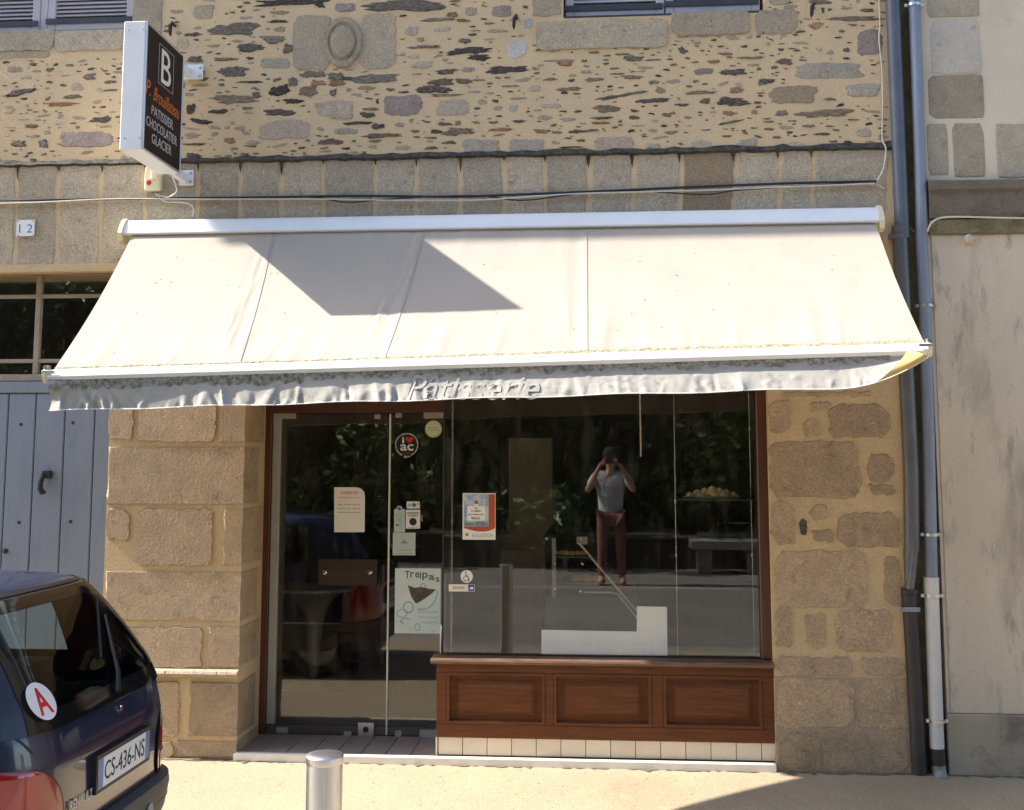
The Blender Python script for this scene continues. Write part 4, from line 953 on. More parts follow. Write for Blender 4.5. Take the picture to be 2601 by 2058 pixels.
def fab(s, t):
    T = fl.lerp(fr, s); B = bl.lerp(br, s); p = T.lerp(B, t)
    d = -.030*sin(pi*t)                                # sag between the bars
    for sa, sb in seams:
        q = (s-(sa+(sb-sa)*t))/.0042; d += .0018*math.exp(-q*q); q = (s-(sa+(sb-sa)*t)+.012)/.010; d -= .003*math.exp(-q*q)
    for c, w, h, sl_, ln in ripples:
        q = (s-(c+sl_*(1-t)*.5))/w
        if abs(q) < 3: d += h*math.exp(-q*q)*max(0, (t-(1-ln))/ln)**1.0*(1-max(0,(t-.97)/.03))
    for c, w, h, sl_, ln in tops:
        q = (s-(c+sl_*t))/w
        if abs(q) < 3: d += h*math.exp(-q*q)*max(0, 1-t/ln)
    for a_, b_, w, h, t0_, t1_ in creases:
        q = (s-(a_+(b_-a_)*t+.0006*sin(t*23+a_*90)))/w
        if abs(q) < 3: d += h*math.exp(-q*q)*min(1, max(0,(t-t0_)*6))*min(1,max(0,(t1_-t)*6))
    return (p.x, p.y-.65*d, p.z+.76*d)
mb = MB(); mb.grid(fab, 340, 60)
M['canvas'] = pmat('cream_canvas', (.44,.385,.325), (.415,.365,.31), 1.6, .85, bump=.0012, bscale=160, speck=.03, sscale=200,
                   blotch=[((.375,.335,.29), 2.2, .54, .74), ((.40,.345,.27), 6, .60, .74)])
def canvas_extra(mt):
    nt_ = mt.node_tree; N = nt_.nodes; L = nt_.links; b = N['Principled BSDF']; o = N['Material Output']
    tr2 = N.new('ShaderNodeBsdfTranslucent'); tr2.inputs[0].default_value = (.50,.40,.25,1)
    mx = N.new('ShaderNodeMixShader'); mx.inputs[0].default_value = .10
    L.new(b.outputs[0], mx.inputs[1]); L.new(tr2.outputs[0], mx.inputs[2]); L.new(mx.outputs[0], o.inputs[0])
canvas_extra(M['canvas'])
mb.build('canvas', M['canvas'], aw, 'all', fix=False)
# sewn seams
for sa, sb in seams:
    mb = MB(); v_ = []
    for i in range(61):
        t = i/60; c_ = sa+(sb-sa)*t
        for ds in (-.0016, .0016): q = Vector(fab(c_+ds, t)); v_.append(q+Vector((0,-.65,.76))*.0025)
    mb.add(v_, [(2*i,2*i+1,2*i+3,2*i+2) for i in range(60)])
    mb.build('seam', pmat('sewn_seam',(.345,.30,.25),(.39,.34,.285),30,.85), aw)
# small dirt specks on the canvas
mb = MB()
for _ in range(60):
    s, t = rf.uniform(.03,.97), rf.uniform(.1,.9); p = Vector(fab(s, t)); r_ = rf.uniform(.002,.0045)
    nn_ = Vector((0,-.65,.76)); tx_ = Vector((1,0,0)); ty_ = nn_.cross(tx_)
    mb.poly([p+nn_*.004+tx_*r_*cos(a_)*rf.uniform(.6,1.2)+ty_*r_*sin(a_)*rf.uniform(.5,1) for a_ in [2*pi*i/7 for i in range(7)]], nn_, .003)
tag(mb.build('dirt_speck', pmat('bird_dirt',(.27,.235,.19),(.33,.285,.23),30,.9), aw), kind='stuff')
# hem line of dried moss where the cloth meets the bar
M['mossy'] = pmat('yellow_moss', (.33,.27,.16), (.42,.36,.27), 30, .95, speck=.4, sscale=60)
mb = MB(); n_ = 240; lo = []; hi = []
for i in range(n_+1):
    s = i/n_; p = bl.lerp(br, s); h_ = rf.uniform(.004,.012)+.010*min(1, max(0,(s-.25)*2))
    lo.append((p.x, p.y-.004, p.z-.002)); q = fl.lerp(fr, s).lerp(p, 1-h_*1.0); hi.append((q.x, q.y-.006, q.z+.004))
mb.add(lo+hi, [(i, i+1, n_+2+i, n_+1+i) for i in range(n_)]); mb.build('moss_line', M['mossy'], aw)
# front bar
bz = lambda x: bl.z+(br.z-bl.z)*(x-bl.x)/(br.x-bl.x)
hb = .064
prof = [(YB+.02,.002),(YB-.006,.000),(YB-.018,-.010),(YB-.034,-.034),(YB-.036,-.042),(YB-.030,-.050),(YB-.022,-hb),(YB+.02,-hb)]
xbl, xbr = ax(125,945,YB), ax(2352,880,YB)
extrude_x(prof, xbl, xbr, bz, 'front_bar', M['white'], aw)
capm = [(YB+.03,.006),(YB-.014,.006),(YB-.036,-.008),(YB-.042,-.03),(YB-.036,-.06),(YB-.02,-.074),(YB+.03,-.074)]
extrude_x(capm, xbl-.022, xbl-.001, bz, 'bar_cap', M['cream'], aw); extrude_x(capm, xbr+.001, xbr+.022, bz, 'bar_cap', M['cream'], aw)
for xx, sgn in ((xbl,1),(xbr,-1)):
    mb = MB(); z_ = bz(xx); mb.box(min(xx-.024*sgn,xx+.05*sgn), max(xx-.024*sgn,xx+.05*sgn), YB-.045, YB-.034, z_-.022, z_-.006, .003); mb.tube([(xx-.012*sgn,YB-.03,z_+.012),(xx-.012*sgn,YB+.02,z_+.014)], .012, 8)
    mb.build('end_bracket', M['steel'], aw)
# folding arms under the cloth
for px in (620, 1850):
    x = ax(px, 760, -.6); mb = MB()
    e1 = Vector((x,-.12,cz(x)-.20)); e2 = Vector((x+(.55 if px < 1000 else -.55),-.62,(cz(x)+bz(x))/2-.22)); e3 = Vector((x+.05,YB+.04,bz(x)-.035))
    mb.tube([e1,e2], .028, 10); mb.tube([e2,e3], .024, 10); mb.build('folding_arm', M['white'], aw, True)
# valance
xva, xvb = ax(131, 985, YB), ax(2340, 915, YB)
YV0 = YB-.020
val_w = [(rf.uniform(0,1), rf.uniform(.0016,.006), rf.uniform(.004,.014), rf.uniform(-1.6,2.6), rf.uniform(.3,.85), rf.choice([1,1,1,-1])) for _ in range(150)]
dim = [(rf.uniform(.35,.95), rf.uniform(.35,.95), rf.uniform(.004,.010), rf.uniform(-.005,.004)) for _ in range(120)]
Lv = xvb-xva
def val(s, t):
    x = xva+Lv*s; zt_ = bz(x)-hb+.012
    hgt = .176
    if s > .90: hgt *= 1-.80*((s-.90)/.10)**2.2
    tilt = .018+.10*min(1, max(0, s*1.5))**1.0*.55
    if s < .28: tilt -= .022*(1-s/.28)
    y = YV0-tilt*max(0, t-.30)*1.5-(.03*max(0,(s-.9)/.1)**2*t)
    amp = 1.0 if s < .45 else .55
    for c, w, h, sl_, t0_, sg in val_w:
        q = (s-(c+sl_*.010*(t-.5)))/w
        if abs(q) < 3: y -= sg*amp*h*math.exp(-q*q)*min(1, max(0,(t-t0_*.8)*2.2))
    for c, tt, r_, h in dim:
        q = ((s-c)*Lv)**2/(r_*2.2)**2+((t-tt)*.158)**2/(r_*1.5)**2
        if q < 6: y += h*math.exp(-q)
    if s < .03: y -= .02*(1-s/.03)*sin(t*7)
    x += .012*(t-.5)*(1 if s < .02 else 0)
    return (x, y, zt_-hgt*t+.004*sin(s*40)*t)
mb = MB(); mb.grid(val, 520, 26)
M['valance'] = pmat('grey_cream_canvas', (.375,.345,.305), (.31,.295,.265), 5, .85, bump=.0012, bscale=90, speck=.06, sscale=120, blotch=[((.17,.17,.14), 9, .56, .70), ((.26,.255,.22), 30, .58, .68)])
vo = mb.build('valance', M['valance'], aw, 'all', fix=False)
mb = MB(); n_ = 220; lo = []; hi = []
for i in range(n_+1):
    s = i/n_*.965; p = val(s, .02); q = val(s, .12+rf.uniform(0,.20)+(.10 if s < .3 else 0)); hi.append((p[0],p[1]-.004,p[2])); lo.append((q[0],q[1]-.0015,q[2]))
mb.add(hi+lo, [(i,i+1,n_+2+i,n_+1+i) for i in range(n_)]); mb.build('mildew_band', pmat('dark_mildew',(.10,.10,.075),(.30,.29,.25),40,.95,speck=.4), vo)
mb = MB(); mb.tube([Vector(val(i/160, 1.0))+Vector((0,-.001,-.001)) for i in range(161)], .0035, 6); mb.build('hem', pmat('white_hem',(.74,.72,.68),None,1,.8), vo)
# turned up corner
fA, fB, fC = Vector(val(.945,1)), Vector(val(1.0,.95)), at(2304, 891, YB-.06)
def flap(u, v):
    e = fA.lerp(fB, u); c = .030*sin(pi*v)
    p = e.lerp(fC, v); return (p.x+.01*sin(pi*v), p.y-c-.012, p.z-.010*sin(pi*u)*(1-v))
mb = MB(); mb.grid(flap, 16, 12); mb.build('turned_corner', pmat('ochre_stained_canvas',(.55,.38,.13),(.48,.34,.14),8,.85), vo, True)
pa = at(1036, 1016, YB-.03); pb2 = at(1372, 950, YB-.03); zlo = az(1100,1018,YB-.03); zhi = az(1100,953,YB-.03)
lt = text('Pâtisserie', (pa.x, 0, zlo), EX, EZ, pb2.x-pa.x, zhi-zlo, 'lettering', pmat('faded_lettering',(.345,.318,.28),(.375,.345,.305),20,.85), None, depth=.0028, shear=.25)
for v in lt.data.vertices:
    s_ = (v.co.x-xva)/Lv; t_ = min(1, max(0, (bz(v.co.x)-hb+.012-v.co.z)/.176)); v.co.y += val(s_, t_)[1]-.001
put(lt, vo)

# =================================================================== PROJECTING SIGN
YS0 = -.24; YS1 = -.86
b0 = at(468, 142, YS0); b1 = at(458, 443, YS0); xsr = (b0.x+b1.x)/2
f1 = at(366, 378, YS1)
zt_s, zb_s = (b0.z+at(376,52,YS1).z)/2, (b1.z+f1.z)/2
ths = .145
sg = thing('projecting_sign', 'dark brown and white light box shop sign with a large B, projecting from the wall', 'sign', (xsr-ths/2, (YS0+YS1)/2, zb_s))
MB().box(xsr-ths, xsr-.010, YS1, YS0, zb_s, zt_s, .004).build('housing', M['white'], sg)
mb = MB(); e = .014
mb.box(xsr-.010,xsr+.002,YS1,YS1+e,zb_s,zt_s,.002); mb.box(xsr-.010,xsr+.002,YS0-e,YS0,zb_s,zt_s,.002); mb.box(xsr-.0101,xsr+.001,YS1+e,YS0-e,zb_s,zb_s+e,.002); mb.box(xsr-.0101,xsr+.001,YS1+e,YS0-e,zt_s-e,zt_s,.002)
mb.build('trim', pmat('silver_trim',(.55,.57,.60),None,1,.35,.6), sg)
face = MB().box(xsr-.0098, xsr-.003, YS1+e, YS0-e, zb_s+e, zt_s-e).build('face_panel', pmat('dark_brown_acrylic',(.026,.014,.011),(.022,.012,.010),3,.55,spec=.2), sg)
ws_ = YS0-YS1; hs_ = zt_s-zb_s; xf = xsr-.0029
def sgt(body, u0, v0, u1, v1, mat, **kw):
    return text(body, (xf, YS1+ws_*u0, zb_s+hs_*v0), (0,1,0), (0,0,1), ws_*(u1-u0), hs_*(v1-v0), 'lettering', mat, face, depth=.0012, **kw)
M['signwhite'] = pmat('cream_sign_letter', (.80,.77,.70), None, 1, .5)
sgt('B', .40, .625, .66, .895, M['signwhite'], bold=.0)
mb = MB()
for a_, b_, c_, d_ in ((.33,.34,.60,.92),(.72,.73,.60,.92)): mb.box(xf,xf+.001,YS1+ws_*a_,YS1+ws_*b_,zb_s+hs_*c_,zb_s+hs_*d_)
for c_ in (.60,.915): mb.box(xf,xf+.0009,YS1+ws_*.3401,YS1+ws_*.7199,zb_s+hs_*c_,zb_s+hs_*(c_+.005))
mb.build('letter_frame', pmat('thin_pale_line',(.40,.37,.34),None,1,.5), face)
sgt('P.', .03, .445, .15, .56, pmat('orange_letter',(.62,.13,.03),None,1,.5), shear=.3); sgt('Brouillateau', .22, .435, .93, .545, pmat('orange_letter',(.62,.13,.03)), shear=.45)
for i, (w_, u0, u1) in enumerate((('PATISSIER',.19,.76),('CHOCOLATIER',.07,.88),('GLACIER',.22,.74))):
    sgt(w_, u0, .315-.108*i, u1, .390-.108*i, pmat('silver_letter',(.50,.47,.47),None,1,.5))
mb = MB()
for x, z in ((xsr-ths+.03,zt_s-.055),(xsr-.025,zt_s-.055),(xsr-ths+.03,zb_s+.07),(xsr-.025,zb_s+.07)): mb.lathe([(.006,0),(.005,-.004)], (x, YS1, z), 8, axis='y')
mb.build('screw', M['steel'], sg)
for px, py in ((500,183),(476,452)):
    c = at(px, py, -.03); z_ = c.z
    mb = MB(); mb.box(xsr-.085, c.x+.042, -.034, -.024, z_-.052, z_+.052, .002); mb.box(xsr-.075, xsr-.035, YS0-.01, -.0345, z_-.03, z_+.03, .002); mb.box(c.x-.03, c.x+.02, -.0238, .0, z_-.03, z_+.03, .002)
    br_ = mb.build('bracket', M['white'], sg)
    mb = MB()
    for dz in (-.03,.03):
        mb = MB(); mb.lathe([(.011,0),(.011,-.008),(.004,-.009)], (c.x+.022,-.034,z_+dz), 8, axis='y')
        mb.build('bolt', M['steel'], br_)
c = at(393, 462, -.05)
jb = thing('switch_box', 'cream electric switch box with a red button below the projecting sign', 'switch box', (c.x, -.03, c.z-.06))
MB().box(c.x-.062, c.x+.045, -.075, -.018, c.z-.062, c.z+.10, .008).build('body', M['cream'], jb)
MB().box(c.x-.012, c.x+.038, -.10, -.0755, c.z+.01, c.z+.09, .008).build('cover', M['cream'], jb)
mb = MB(); mb.lathe([(.018,0),(.017,-.006),(.008,-.009)], (c.x-.030,-.0752,c.z-.01), 16, axis='y'); mb.build('button', pmat('red_button',(.45,.02,.05),None,1,.4), jb, True)

# =================================================================== CABLES
def cable(name, label, pts, r, mat, n=8, sub=8):
    """smooth run through photograph points (px, py, Y)"""
    P_ = [at(a_, b_, Y) for a_, b_, Y in pts]; out = []
    for i in range(len(P_)-1):
        p0, p1, p2, p3 = P_[max(0,i-1)], P_[i], P_[i+1], P_[min(len(P_)-1,i+2)]
        for j in range(sub):
            t = j/sub; out.append(.5*((2*p1)+(-p0+p2)*t+(2*p0-5*p1+4*p2-p3)*t*t+(-p0+3*p1-3*p2+p3)*t*t*t))
    out.append(P_[-1]); mb = MB(); mb.tube(out, r, n)
    return single(mb, name, mat, label, 'cable', P_[0], None, True)
M['blackcable'] = pmat('black_cable', (.022,.021,.022), None, 1, .5)
M['whitecable'] = pmat('white_cable', (.62,.58,.50), (.55,.51,.44), 10, .5)
yc = -.034
cable('black_cable', 'thick black cable running along the stone band above the awning', [(-80,508,yc),(200,507,yc),(420,504,yc),(640,502,yc),(900,498,yc),(1150,500,yc),(1275,496,yc),(1500,487,yc),(1750,476,yc),(2000,466,yc),(2226,461,yc)], .0085, M['blackcable'])
cable('black_cable', 'thin black cable sagging below the thick one along the stone band', [(-80,512,yc-.01),(210,505,yc-.01),(500,503,yc-.01),(780,501,yc-.01),(880,514,yc-.01),(1000,505,yc-.01),(1200,497,yc-.01),(1330,509,yc-.01),(1480,491,yc-.01),(1640,487,yc-.01),(1790,494,yc-.01),(1900,481,yc-.01),(2226,463,yc-.01)], .005, M['blackcable'])
cable('white_cable', 'thin white cable clipped beneath the black cables along the stone band', [(-80,519,yc-.012),(100,514,yc-.012),(300,505,yc-.012),(540,506,yc-.012),(800,506,yc-.012),(1000,509,yc-.012),(1220,508,yc-.012),(1470,492,yc-.012),(1750,485,yc-.012),(2000,475,yc-.012),(2222,466,yc-.012)], .0048, M['whitecable'])
cable('white_cable', 'thin white cable dropping down the wall beside the drainpipes', [(2231,-30,-.012),(2235,60,-.012),(2233,100,-.012),(2240,180,-.012),(2242,260,-.012),(2241,350,-.012),(2250,378,-.034),(2243,430,-.034),(2224,465,-.034)], .005, M['whitecable'])
cable('white_cable', 'short white cable looping from the switch box down to the awning', [(395,492,-.05),(420,512,-.04),(460,514,-.04),(485,521,-.04),(492,535,-.05),(490,550,-.06)], .0048, M['whitecable'])
cable('white_cable', 'short white cable hanging from the bottom of the projecting sign', [(436,446,-.4),(446,470,-.2),(447,488,-.12),(425,501,-.06),(400,494,-.055)], .0048, M['whitecable'])
cable('white_cable', 'white cable crossing the dark gap behind the drainpipes', [(2224,467,-.03),(2245,478,-.02),(2270,492,.05),(2300,560,.08),(2325,590,.05),(2352,588,-.04)], .0045, M['whitecable'])
cable('white_cable', 'white cable rising onto the moulding of the right hand building', [(2356,588,-.06),(2362,572,-.075),(2374,560,-.08),(2395,553,-.082),(2440,551,-.082),(2520,553,-.082),(2660,555,-.082),(2800,556,-.082)], .006, M['whitecable'])

# =================================================================== NEIGHBOURING BUILDING + GAP
nb = thing('rendered_building', 'cream rendered building with stone quoins and moulding at the right', 'building', (0,0,0))
M['render'] = pmat('cream_render', (.66,.565,.43), (.60,.515,.395), 1.6, .9, bump=.003, bscale=60, speck=.06, sscale=120, blotch=[((.52,.44,.335), 3, .5, .70),((.40,.335,.25), 26, .66, .76)])
M['render_low'] = pmat('stained_render', (.61,.515,.40), (.54,.46,.36), 2.4, .9, bump=.003, bscale=60, speck=.10, sscale=100, blotch=[((.36,.305,.235), 1.6, .49, .66),((.30,.25,.19), 16, .62, .76),((.36,.32,.26), 5, .55, .65)], stretch=(1.6,1,.45))
M['gap'] = pmat('mossy_joint', (.22,.18,.09), (.14,.115,.065), 6, .95, bump=.008, bscale=40, speck=.35, blotch=((.20,.165,.04), 4, .55, .7))
XN = ax(2352, 500, 0)
xe = 26
zpl = az(2450, 1812, 0)
MB().box(XN, xe, .0, 6, -.2, 8.9).build('wall', M['render'], nb)
gapo = MB().box(XR+.001, XN-.001, .07, .5, -.2, 8.6).build('corner_gap', M['gap'], bld)
zm0, zm1 = az(2450,557,0), az(2450,458,0)
mprof = [(-.001,0),(-.045,.005),(-.05,.03),(-.05,.17),(-.07,.185),(-.07,.235),(-.02,.255),(-.001,.258)]
sc_ = (zm1-zm0)/.258
mb = MB(); k = len(mprof); xm0 = XN+.006
mb.add([(xm0,y,zm0+z*sc_) for y, z in mprof]+[(xe,y,zm0+z*sc_) for y, z in mprof], [tuple(range(k)), tuple(range(2*k-1,k-1,-1))]+[(i,(i+1)%k,(i+1)%k+k,i+k) for i in range(k)])
mb.build('moulding', granite('dark_moulding_stone',(.20,.17,.125),(.15,.125,.09),.3), nb)
MB().box(XN+.02, xe, -.010, -.001, zpl+.002, zm0-.10, .002).build('lower_panel', M['render_low'], nb)
MB().box(XN+.004, xe, -.03, -.0005, zm0-.10, zm0-.003, .006).build('lintel_band', granite('mossy_lintel',(.27,.225,.13),(.17,.145,.09),.35), nb)
MB().box(XN-.01, xe, -.032, -.0012, -.2, zpl, .006).build('plinth', pmat('grey_plinth_render',(.36,.31,.23),(.30,.26,.19),2.5,.92,bump=.003,bscale=60,speck=.1,blotch=[((.15,.135,.105),2.6,.48,.64),((.23,.20,.15),12,.58,.7)]), nb)
KC = (2.397, 1700, 0)
for q, mt in (((1558,-60,1898,104),'o'),((1578,112,1902,452),'w'),((1566,458,1926,722),'o'),((1560,745,1708,1080),'e'),((1716,745,1932,1085),'o'),((1978,748,2200,1090),'e')):
    a_ = at(KC[1]+q[0]/KC[0], q[1]/KC[0], 0); b_ = at(KC[1]+q[2]/KC[0], q[3]/KC[0], 0)
    mb = MB(); stone_into(mb, (a_.x+b_.x)/2, (a_.z+b_.z)/2, b_.x-a_.x, a_.z-b_.z, 0, .004, 30, 18, .008, 0, rs)
    mb.build('stone', {'o':granite('quoin_ochre',(.40,.33,.24),(.33,.275,.205),.25),'w':granite('quoin_pale',(.56,.50,.42),(.50,.45,.38),.15),'e':granite('quoin_beige',(.42,.355,.27),(.35,.30,.23),.25)}[mt], nb)
c = at(2462, 607, -.03); mb = MB(); mb.lathe([(.030,.02),(.034,0),(.030,-.03),(.016,-.045)], (c.x,-.01,c.z), 16, axis='y'); mb.build('wall_anchor', granite('pale_anchor_stone',(.5,.44,.38),(.42,.37,.32),.15), nb, True)
MB().add([(XN,-.5,8.9),(xe,-.5,8.9),(xe,5,11),(XN,5,11)], [(0,1,2,3)]).build('roof', M['s'], nb)

# =================================================================== DRAINPIPES
M['pipe_blue'] = pmat('blue_grey_pvc', (.105,.125,.165), (.085,.10,.135), 6, .42, speck=.10, sscale=70)
M['pipe_zinc'] = pmat('zinc_pipe', (.24,.28,.36), (.19,.22,.28), 5, .5, .15, speck=.12, sscale=60, stretch=(3,3,.5))
M['pipe_dark'] = pmat('dark_zinc_pipe', (.14,.15,.165), (.11,.115,.125), 6, .45, .3, speck=.15)
M['pipe_black'] = pmat('black_cast_iron', (.030,.026,.026), (.045,.038,.035), 8, .55, speck=.3)
M['pipe_white'] = pmat('old_white_iron_paint', (.62,.60,.57), (.54,.52,.49), 6, .5, blotch=((.10,.07,.05), 26, .70, .74))
d1 = thing('drainpipe', 'blue grey drainpipe with a black iron foot, nearest the stone pillar', 'drainpipe', (ax(2330,1960,-.03), -.03, 0))
yp = -.02
def pipe(par, pts, r, name, mat, n=16):
    mb = MB(); mb.tube([at(a_, b_, yp) if len(q) == 2 else at(q[0], q[1], q[2]) for q in pts for a_, b_ in [q[:2]]], r, n); return mb.build(name, mat, par, True)
pipe(d1, [(2262,-120),(2292,606)], .044, 'upper_pipe', M['pipe_blue'])
pipe(d1, [(2284,575),(2290,700),(2300,900),(2314,1200),(2316,1400)], .047, 'middle_pipe', M['pipe_dark'])
pipe(d1, [(2325,1372,yp-.03),(2319,1440,yp-.03),(2311,1500,yp-.02)], [.022,.022,.026], 'side_spout', M['pipe_dark'])
mb = MB(); mb.tube([at(2314,1395,yp), at(2310,1506,yp)], [.046,.026], 16); mb.build('reducer', M['pipe_dark'], d1, True)
pipe(d1, [(2309,1502),(2322,1720),(2336,1980)], .045, 'iron_pipe', M['pipe_black'])
for px, py, r_, nm in ((2278,602,.052,'collar'),(2310,1502,.052,'collar')):
    c = at(px, py, yp); mb = MB(); mb.lathe([(r_*.9,-.016),(r_,-.012),(r_,.012),(r_*.9,.016)], (c.x,yp,c.z), 18)
    if py < 1000: mb.box(c.x+r_, c.x+r_+.03, yp-.006, yp+.16, c.z-.012, c.z+.006)
    mb.build(nm, M['pipe_black'] if py > 1000 else M['pipe_dark'], d1, True)
c = at(2311, 1546, yp); mb = MB(); mb.box(c.x-.058, c.x+.050, yp-.050, yp-.046, c.z-.014, c.z+.014); mb.box(c.x-.060, c.x-.052, yp-.046, .0, c.z-.014, c.z+.014); mb.build('strap', M['pipe_zinc'], d1)
d2 = thing('drainpipe', 'zinc drainpipe with a white painted lower half, nearest the rendered building', 'drainpipe', (ax(2388,1978,-.03), -.03, 0))
pipe(d2, [(2318,-120),(2336,400),(2341,600)], .037, 'upper_pipe', M['pipe_zinc'])
pipe(d2, [(2340,598),(2349,780),(2358,1100),(2366,1480)], .038, 'middle_pipe', M['pipe_zinc'])
pipe(d2, [(2365,1466),(2366,1512)], .046, 'socket', M['pipe_white'])
pipe(d2, [(2366,1500),(2378,1850),(2380,1906)], .043, 'white_pipe', M['pipe_white'])
pipe(d2, [(2380,1900),(2383,1942)], .045, 'dark_joint', M['pipe_black'])
pipe(d2, [(2383,1936),(2386,1962),(2391,1982,yp-.05),(2393,1990,yp-.10)], [.041,.042,.040,.038], 'shoe', pmat('grey_shoe',(.30,.31,.29),(.2,.21,.19),14,.6))
for px, py in ((2321,14),(2351,777),(2364,1358),(2367,1513),(2380,1831)):
    c = at(px, py, yp); r_ = .046 if py > 1400 else .041
    mb = MB(); mb.lathe([(r_-.004,-.011),(r_+.003,-.009),(r_+.003,.009),(r_-.004,.011)], (c.x,yp,c.z), 18)
    for sx in (-1,1): mb.box(c.x+sx*(r_+.0), c.x+sx*(r_+.024), yp-.012, yp+.012, c.z-.011, c.z+.011, .003)
    mb.box(c.x-.006, c.x+.006, yp+r_, .16, c.z-.006, c.z+.006)
    mb.build('clip', M['steel'], d2)

# =================================================================== BOLLARD
Db = 4.05; bc = at(825, 1915, CAM.y+Db); by = CAM.y+Db; rb = 45.0/FPX*Db
bo = thing('bollard', 'cylindrical brushed steel bollard with a slanted cut top on the pavement', 'bollard', (bc.x, by, gz(by)))
mb = MB(); hbz = bc.z-gz(by); n_ = 40
mb.tube([(bc.x,by,gz(by)-.01),(bc.x,by,bc.z-.006)], rb, n_, cap=False); mb.build('tube', M['steel'], bo, True)
mb = MB(); mb.lathe([(rb+.001,-.03),(rb+.003,-.026),(rb+.003,-.006),(rb*.96,0),(rb*.6,.004),(.01,.005)], (bc.x,by,bc.z), n_); mb.build('cap', M['steel'], bo, True)
mb = MB(); mb.lathe([(rb+.02,0),(rb+.02,.008),(rb+.004,.012)], (bc.x,by,gz(by)), n_); mb.build('base_ring', M['steel'], bo, True)

# =================================================================== CAR
CO = Vector((-2.02, -2.62, 0)); CO.z = .072
ca = radians(-.3)
cF = Vector((-cos(ca), sin(ca), 0)); cL = Vector((sin(ca), cos(ca), 0))     # forward, towards its right (kerb) side
def interp(tab, w):
    for (a, va), (b, vb) in zip(tab[:-1], tab[1:]):
        if w <= b: 
            t = max(0, (w-a)/(b-a)); return va+(vb-va)*t
    return tab[-1][1]
def smooth(tab, w): return (interp(tab, w-.012)+interp(tab, w)+interp(tab, w+.012))/3
T_R = [(.15,.10),(.30,.055),(.45,.035),(.60,.025),(.78,.03),(.90,.055),(1.0,.10),(1.15,.205),(1.28,.31),(1.345,.37),(1.375,.43),(1.40,.60),(1.415,.9),(1.425,1.3)]
T_F = [(.15,3.30),(.45,3.38),(.62,3.34),(.78,3.15),(.92,2.85),(1.15,2.42),(1.30,2.10),(1.375,1.85),(1.40,1.70),(1.425,1.45)]
T_W = [(.15,.74),(.30,.79),(.50,.810),(.70,.812),(.88,.800),(.98,.775),(1.15,.710),(1.28,.650),(1.345,.61),(1.375,.57),(1.40,.48),(1.415,.33),(1.425,.10)]
NE = 6.5
def cpt(u, v, w): return CO+cF*u+cL*v+Vector((0,0,w))
def slicept(w, th):
    ur, uf, hw = smooth(T_R, w), smooth(T_F, w), smooth(T_W, w); uc, L_ = (ur+uf)/2, (uf-ur)/2
    c, s_ = cos(th), sin(th)
    return uc+L_*math.copysign(abs(c)**(2/NE), c), hw*math.copysign(abs(s_)**(2/NE), s_)
def rear(v, w, off=0.0):
    ur, uf, hw = smooth(T_R, w), smooth(T_F, w), smooth(T_W, w); uc, L_ = (ur+uf)/2, (uf-ur)/2
    q = min(.997, abs(v/hw)); u = uc-L_*(1-q**NE)**(1/NE)
    return u-off, v, w
def rearp(v, w, off=0.0):
    e = .004; p = Vector(rear(v, w)); a = Vector(rear(v+e, w))-p; b = Vector(rear(v, w+e))-p
    n = b.cross(a); n.normalize()
    if n.x > 0: n = -n
    q = p+n*off; return cpt(q.x, q.y, q.z)
M['navy'] = pmat('navy_car_paint', (.005,.010,.044), (.005,.010,.040), 3, .30, spec=.5, coat=1.0)
M['carblack'] = pmat('black_trim', (.012,.012,.012), None, 1, .45)
M['bumperplastic'] = pmat('grey_bumper_plastic', (.10,.10,.095), (.08,.08,.075), 8, .6, speck=.1)
M['carglass'] = glassmat('car_glass', (.70,.80,.78), .045)
M['carint'] = pmat('car_interior', (.022,.022,.024), None, 1, .8)
car = thing('parked_car', 'dark navy blue small hatchback with a red A sticker parked by the blue door', 'car', CO)
ws_c = [.15+(1.425-.15)*i/64 for i in range(65)]; NT = 168
ths_ = []
for j in range(NT):                                   # even spacing round the slice, dense at the corners
    ths_.append(2*pi*(j+.5)/NT)
vs = []; fs = []
for w in ws_c:
    for th in ths_:
        u, v = slicept(w, th); vs.append(cpt(u, v, w))
def in_rear_glass(u, v, w): 
    if u > .9: return False
    k_ = .66-(w-.93)*.30
    return .95 < w < 1.315 and abs(v) < k_-.10
def in_side_glass(u, v, w): return .99 < w < 1.30 and abs(v) > .55 and (.62+.15*(w-1) < u < 2.1-(w-1)*1.2)
for i in range(64):
    for j in range(NT):
        a, b = i*NT+j, i*NT+(j+1) % NT
        thm = 2*pi*(j+1)/NT; u, v = slicept((ws_c[i]+ws_c[i+1])/2, thm); w = (ws_c[i]+ws_c[i+1])/2
        if in_rear_glass(u, v, w) or in_side_glass(u, v, w): continue
        fs.append((a, b, b+NT, a+NT))
fs.append(tuple(range(64*NT, 65*NT)))
mb = MB(); mb.add(vs, fs); mb.build('body', M['navy'], car, 'all')
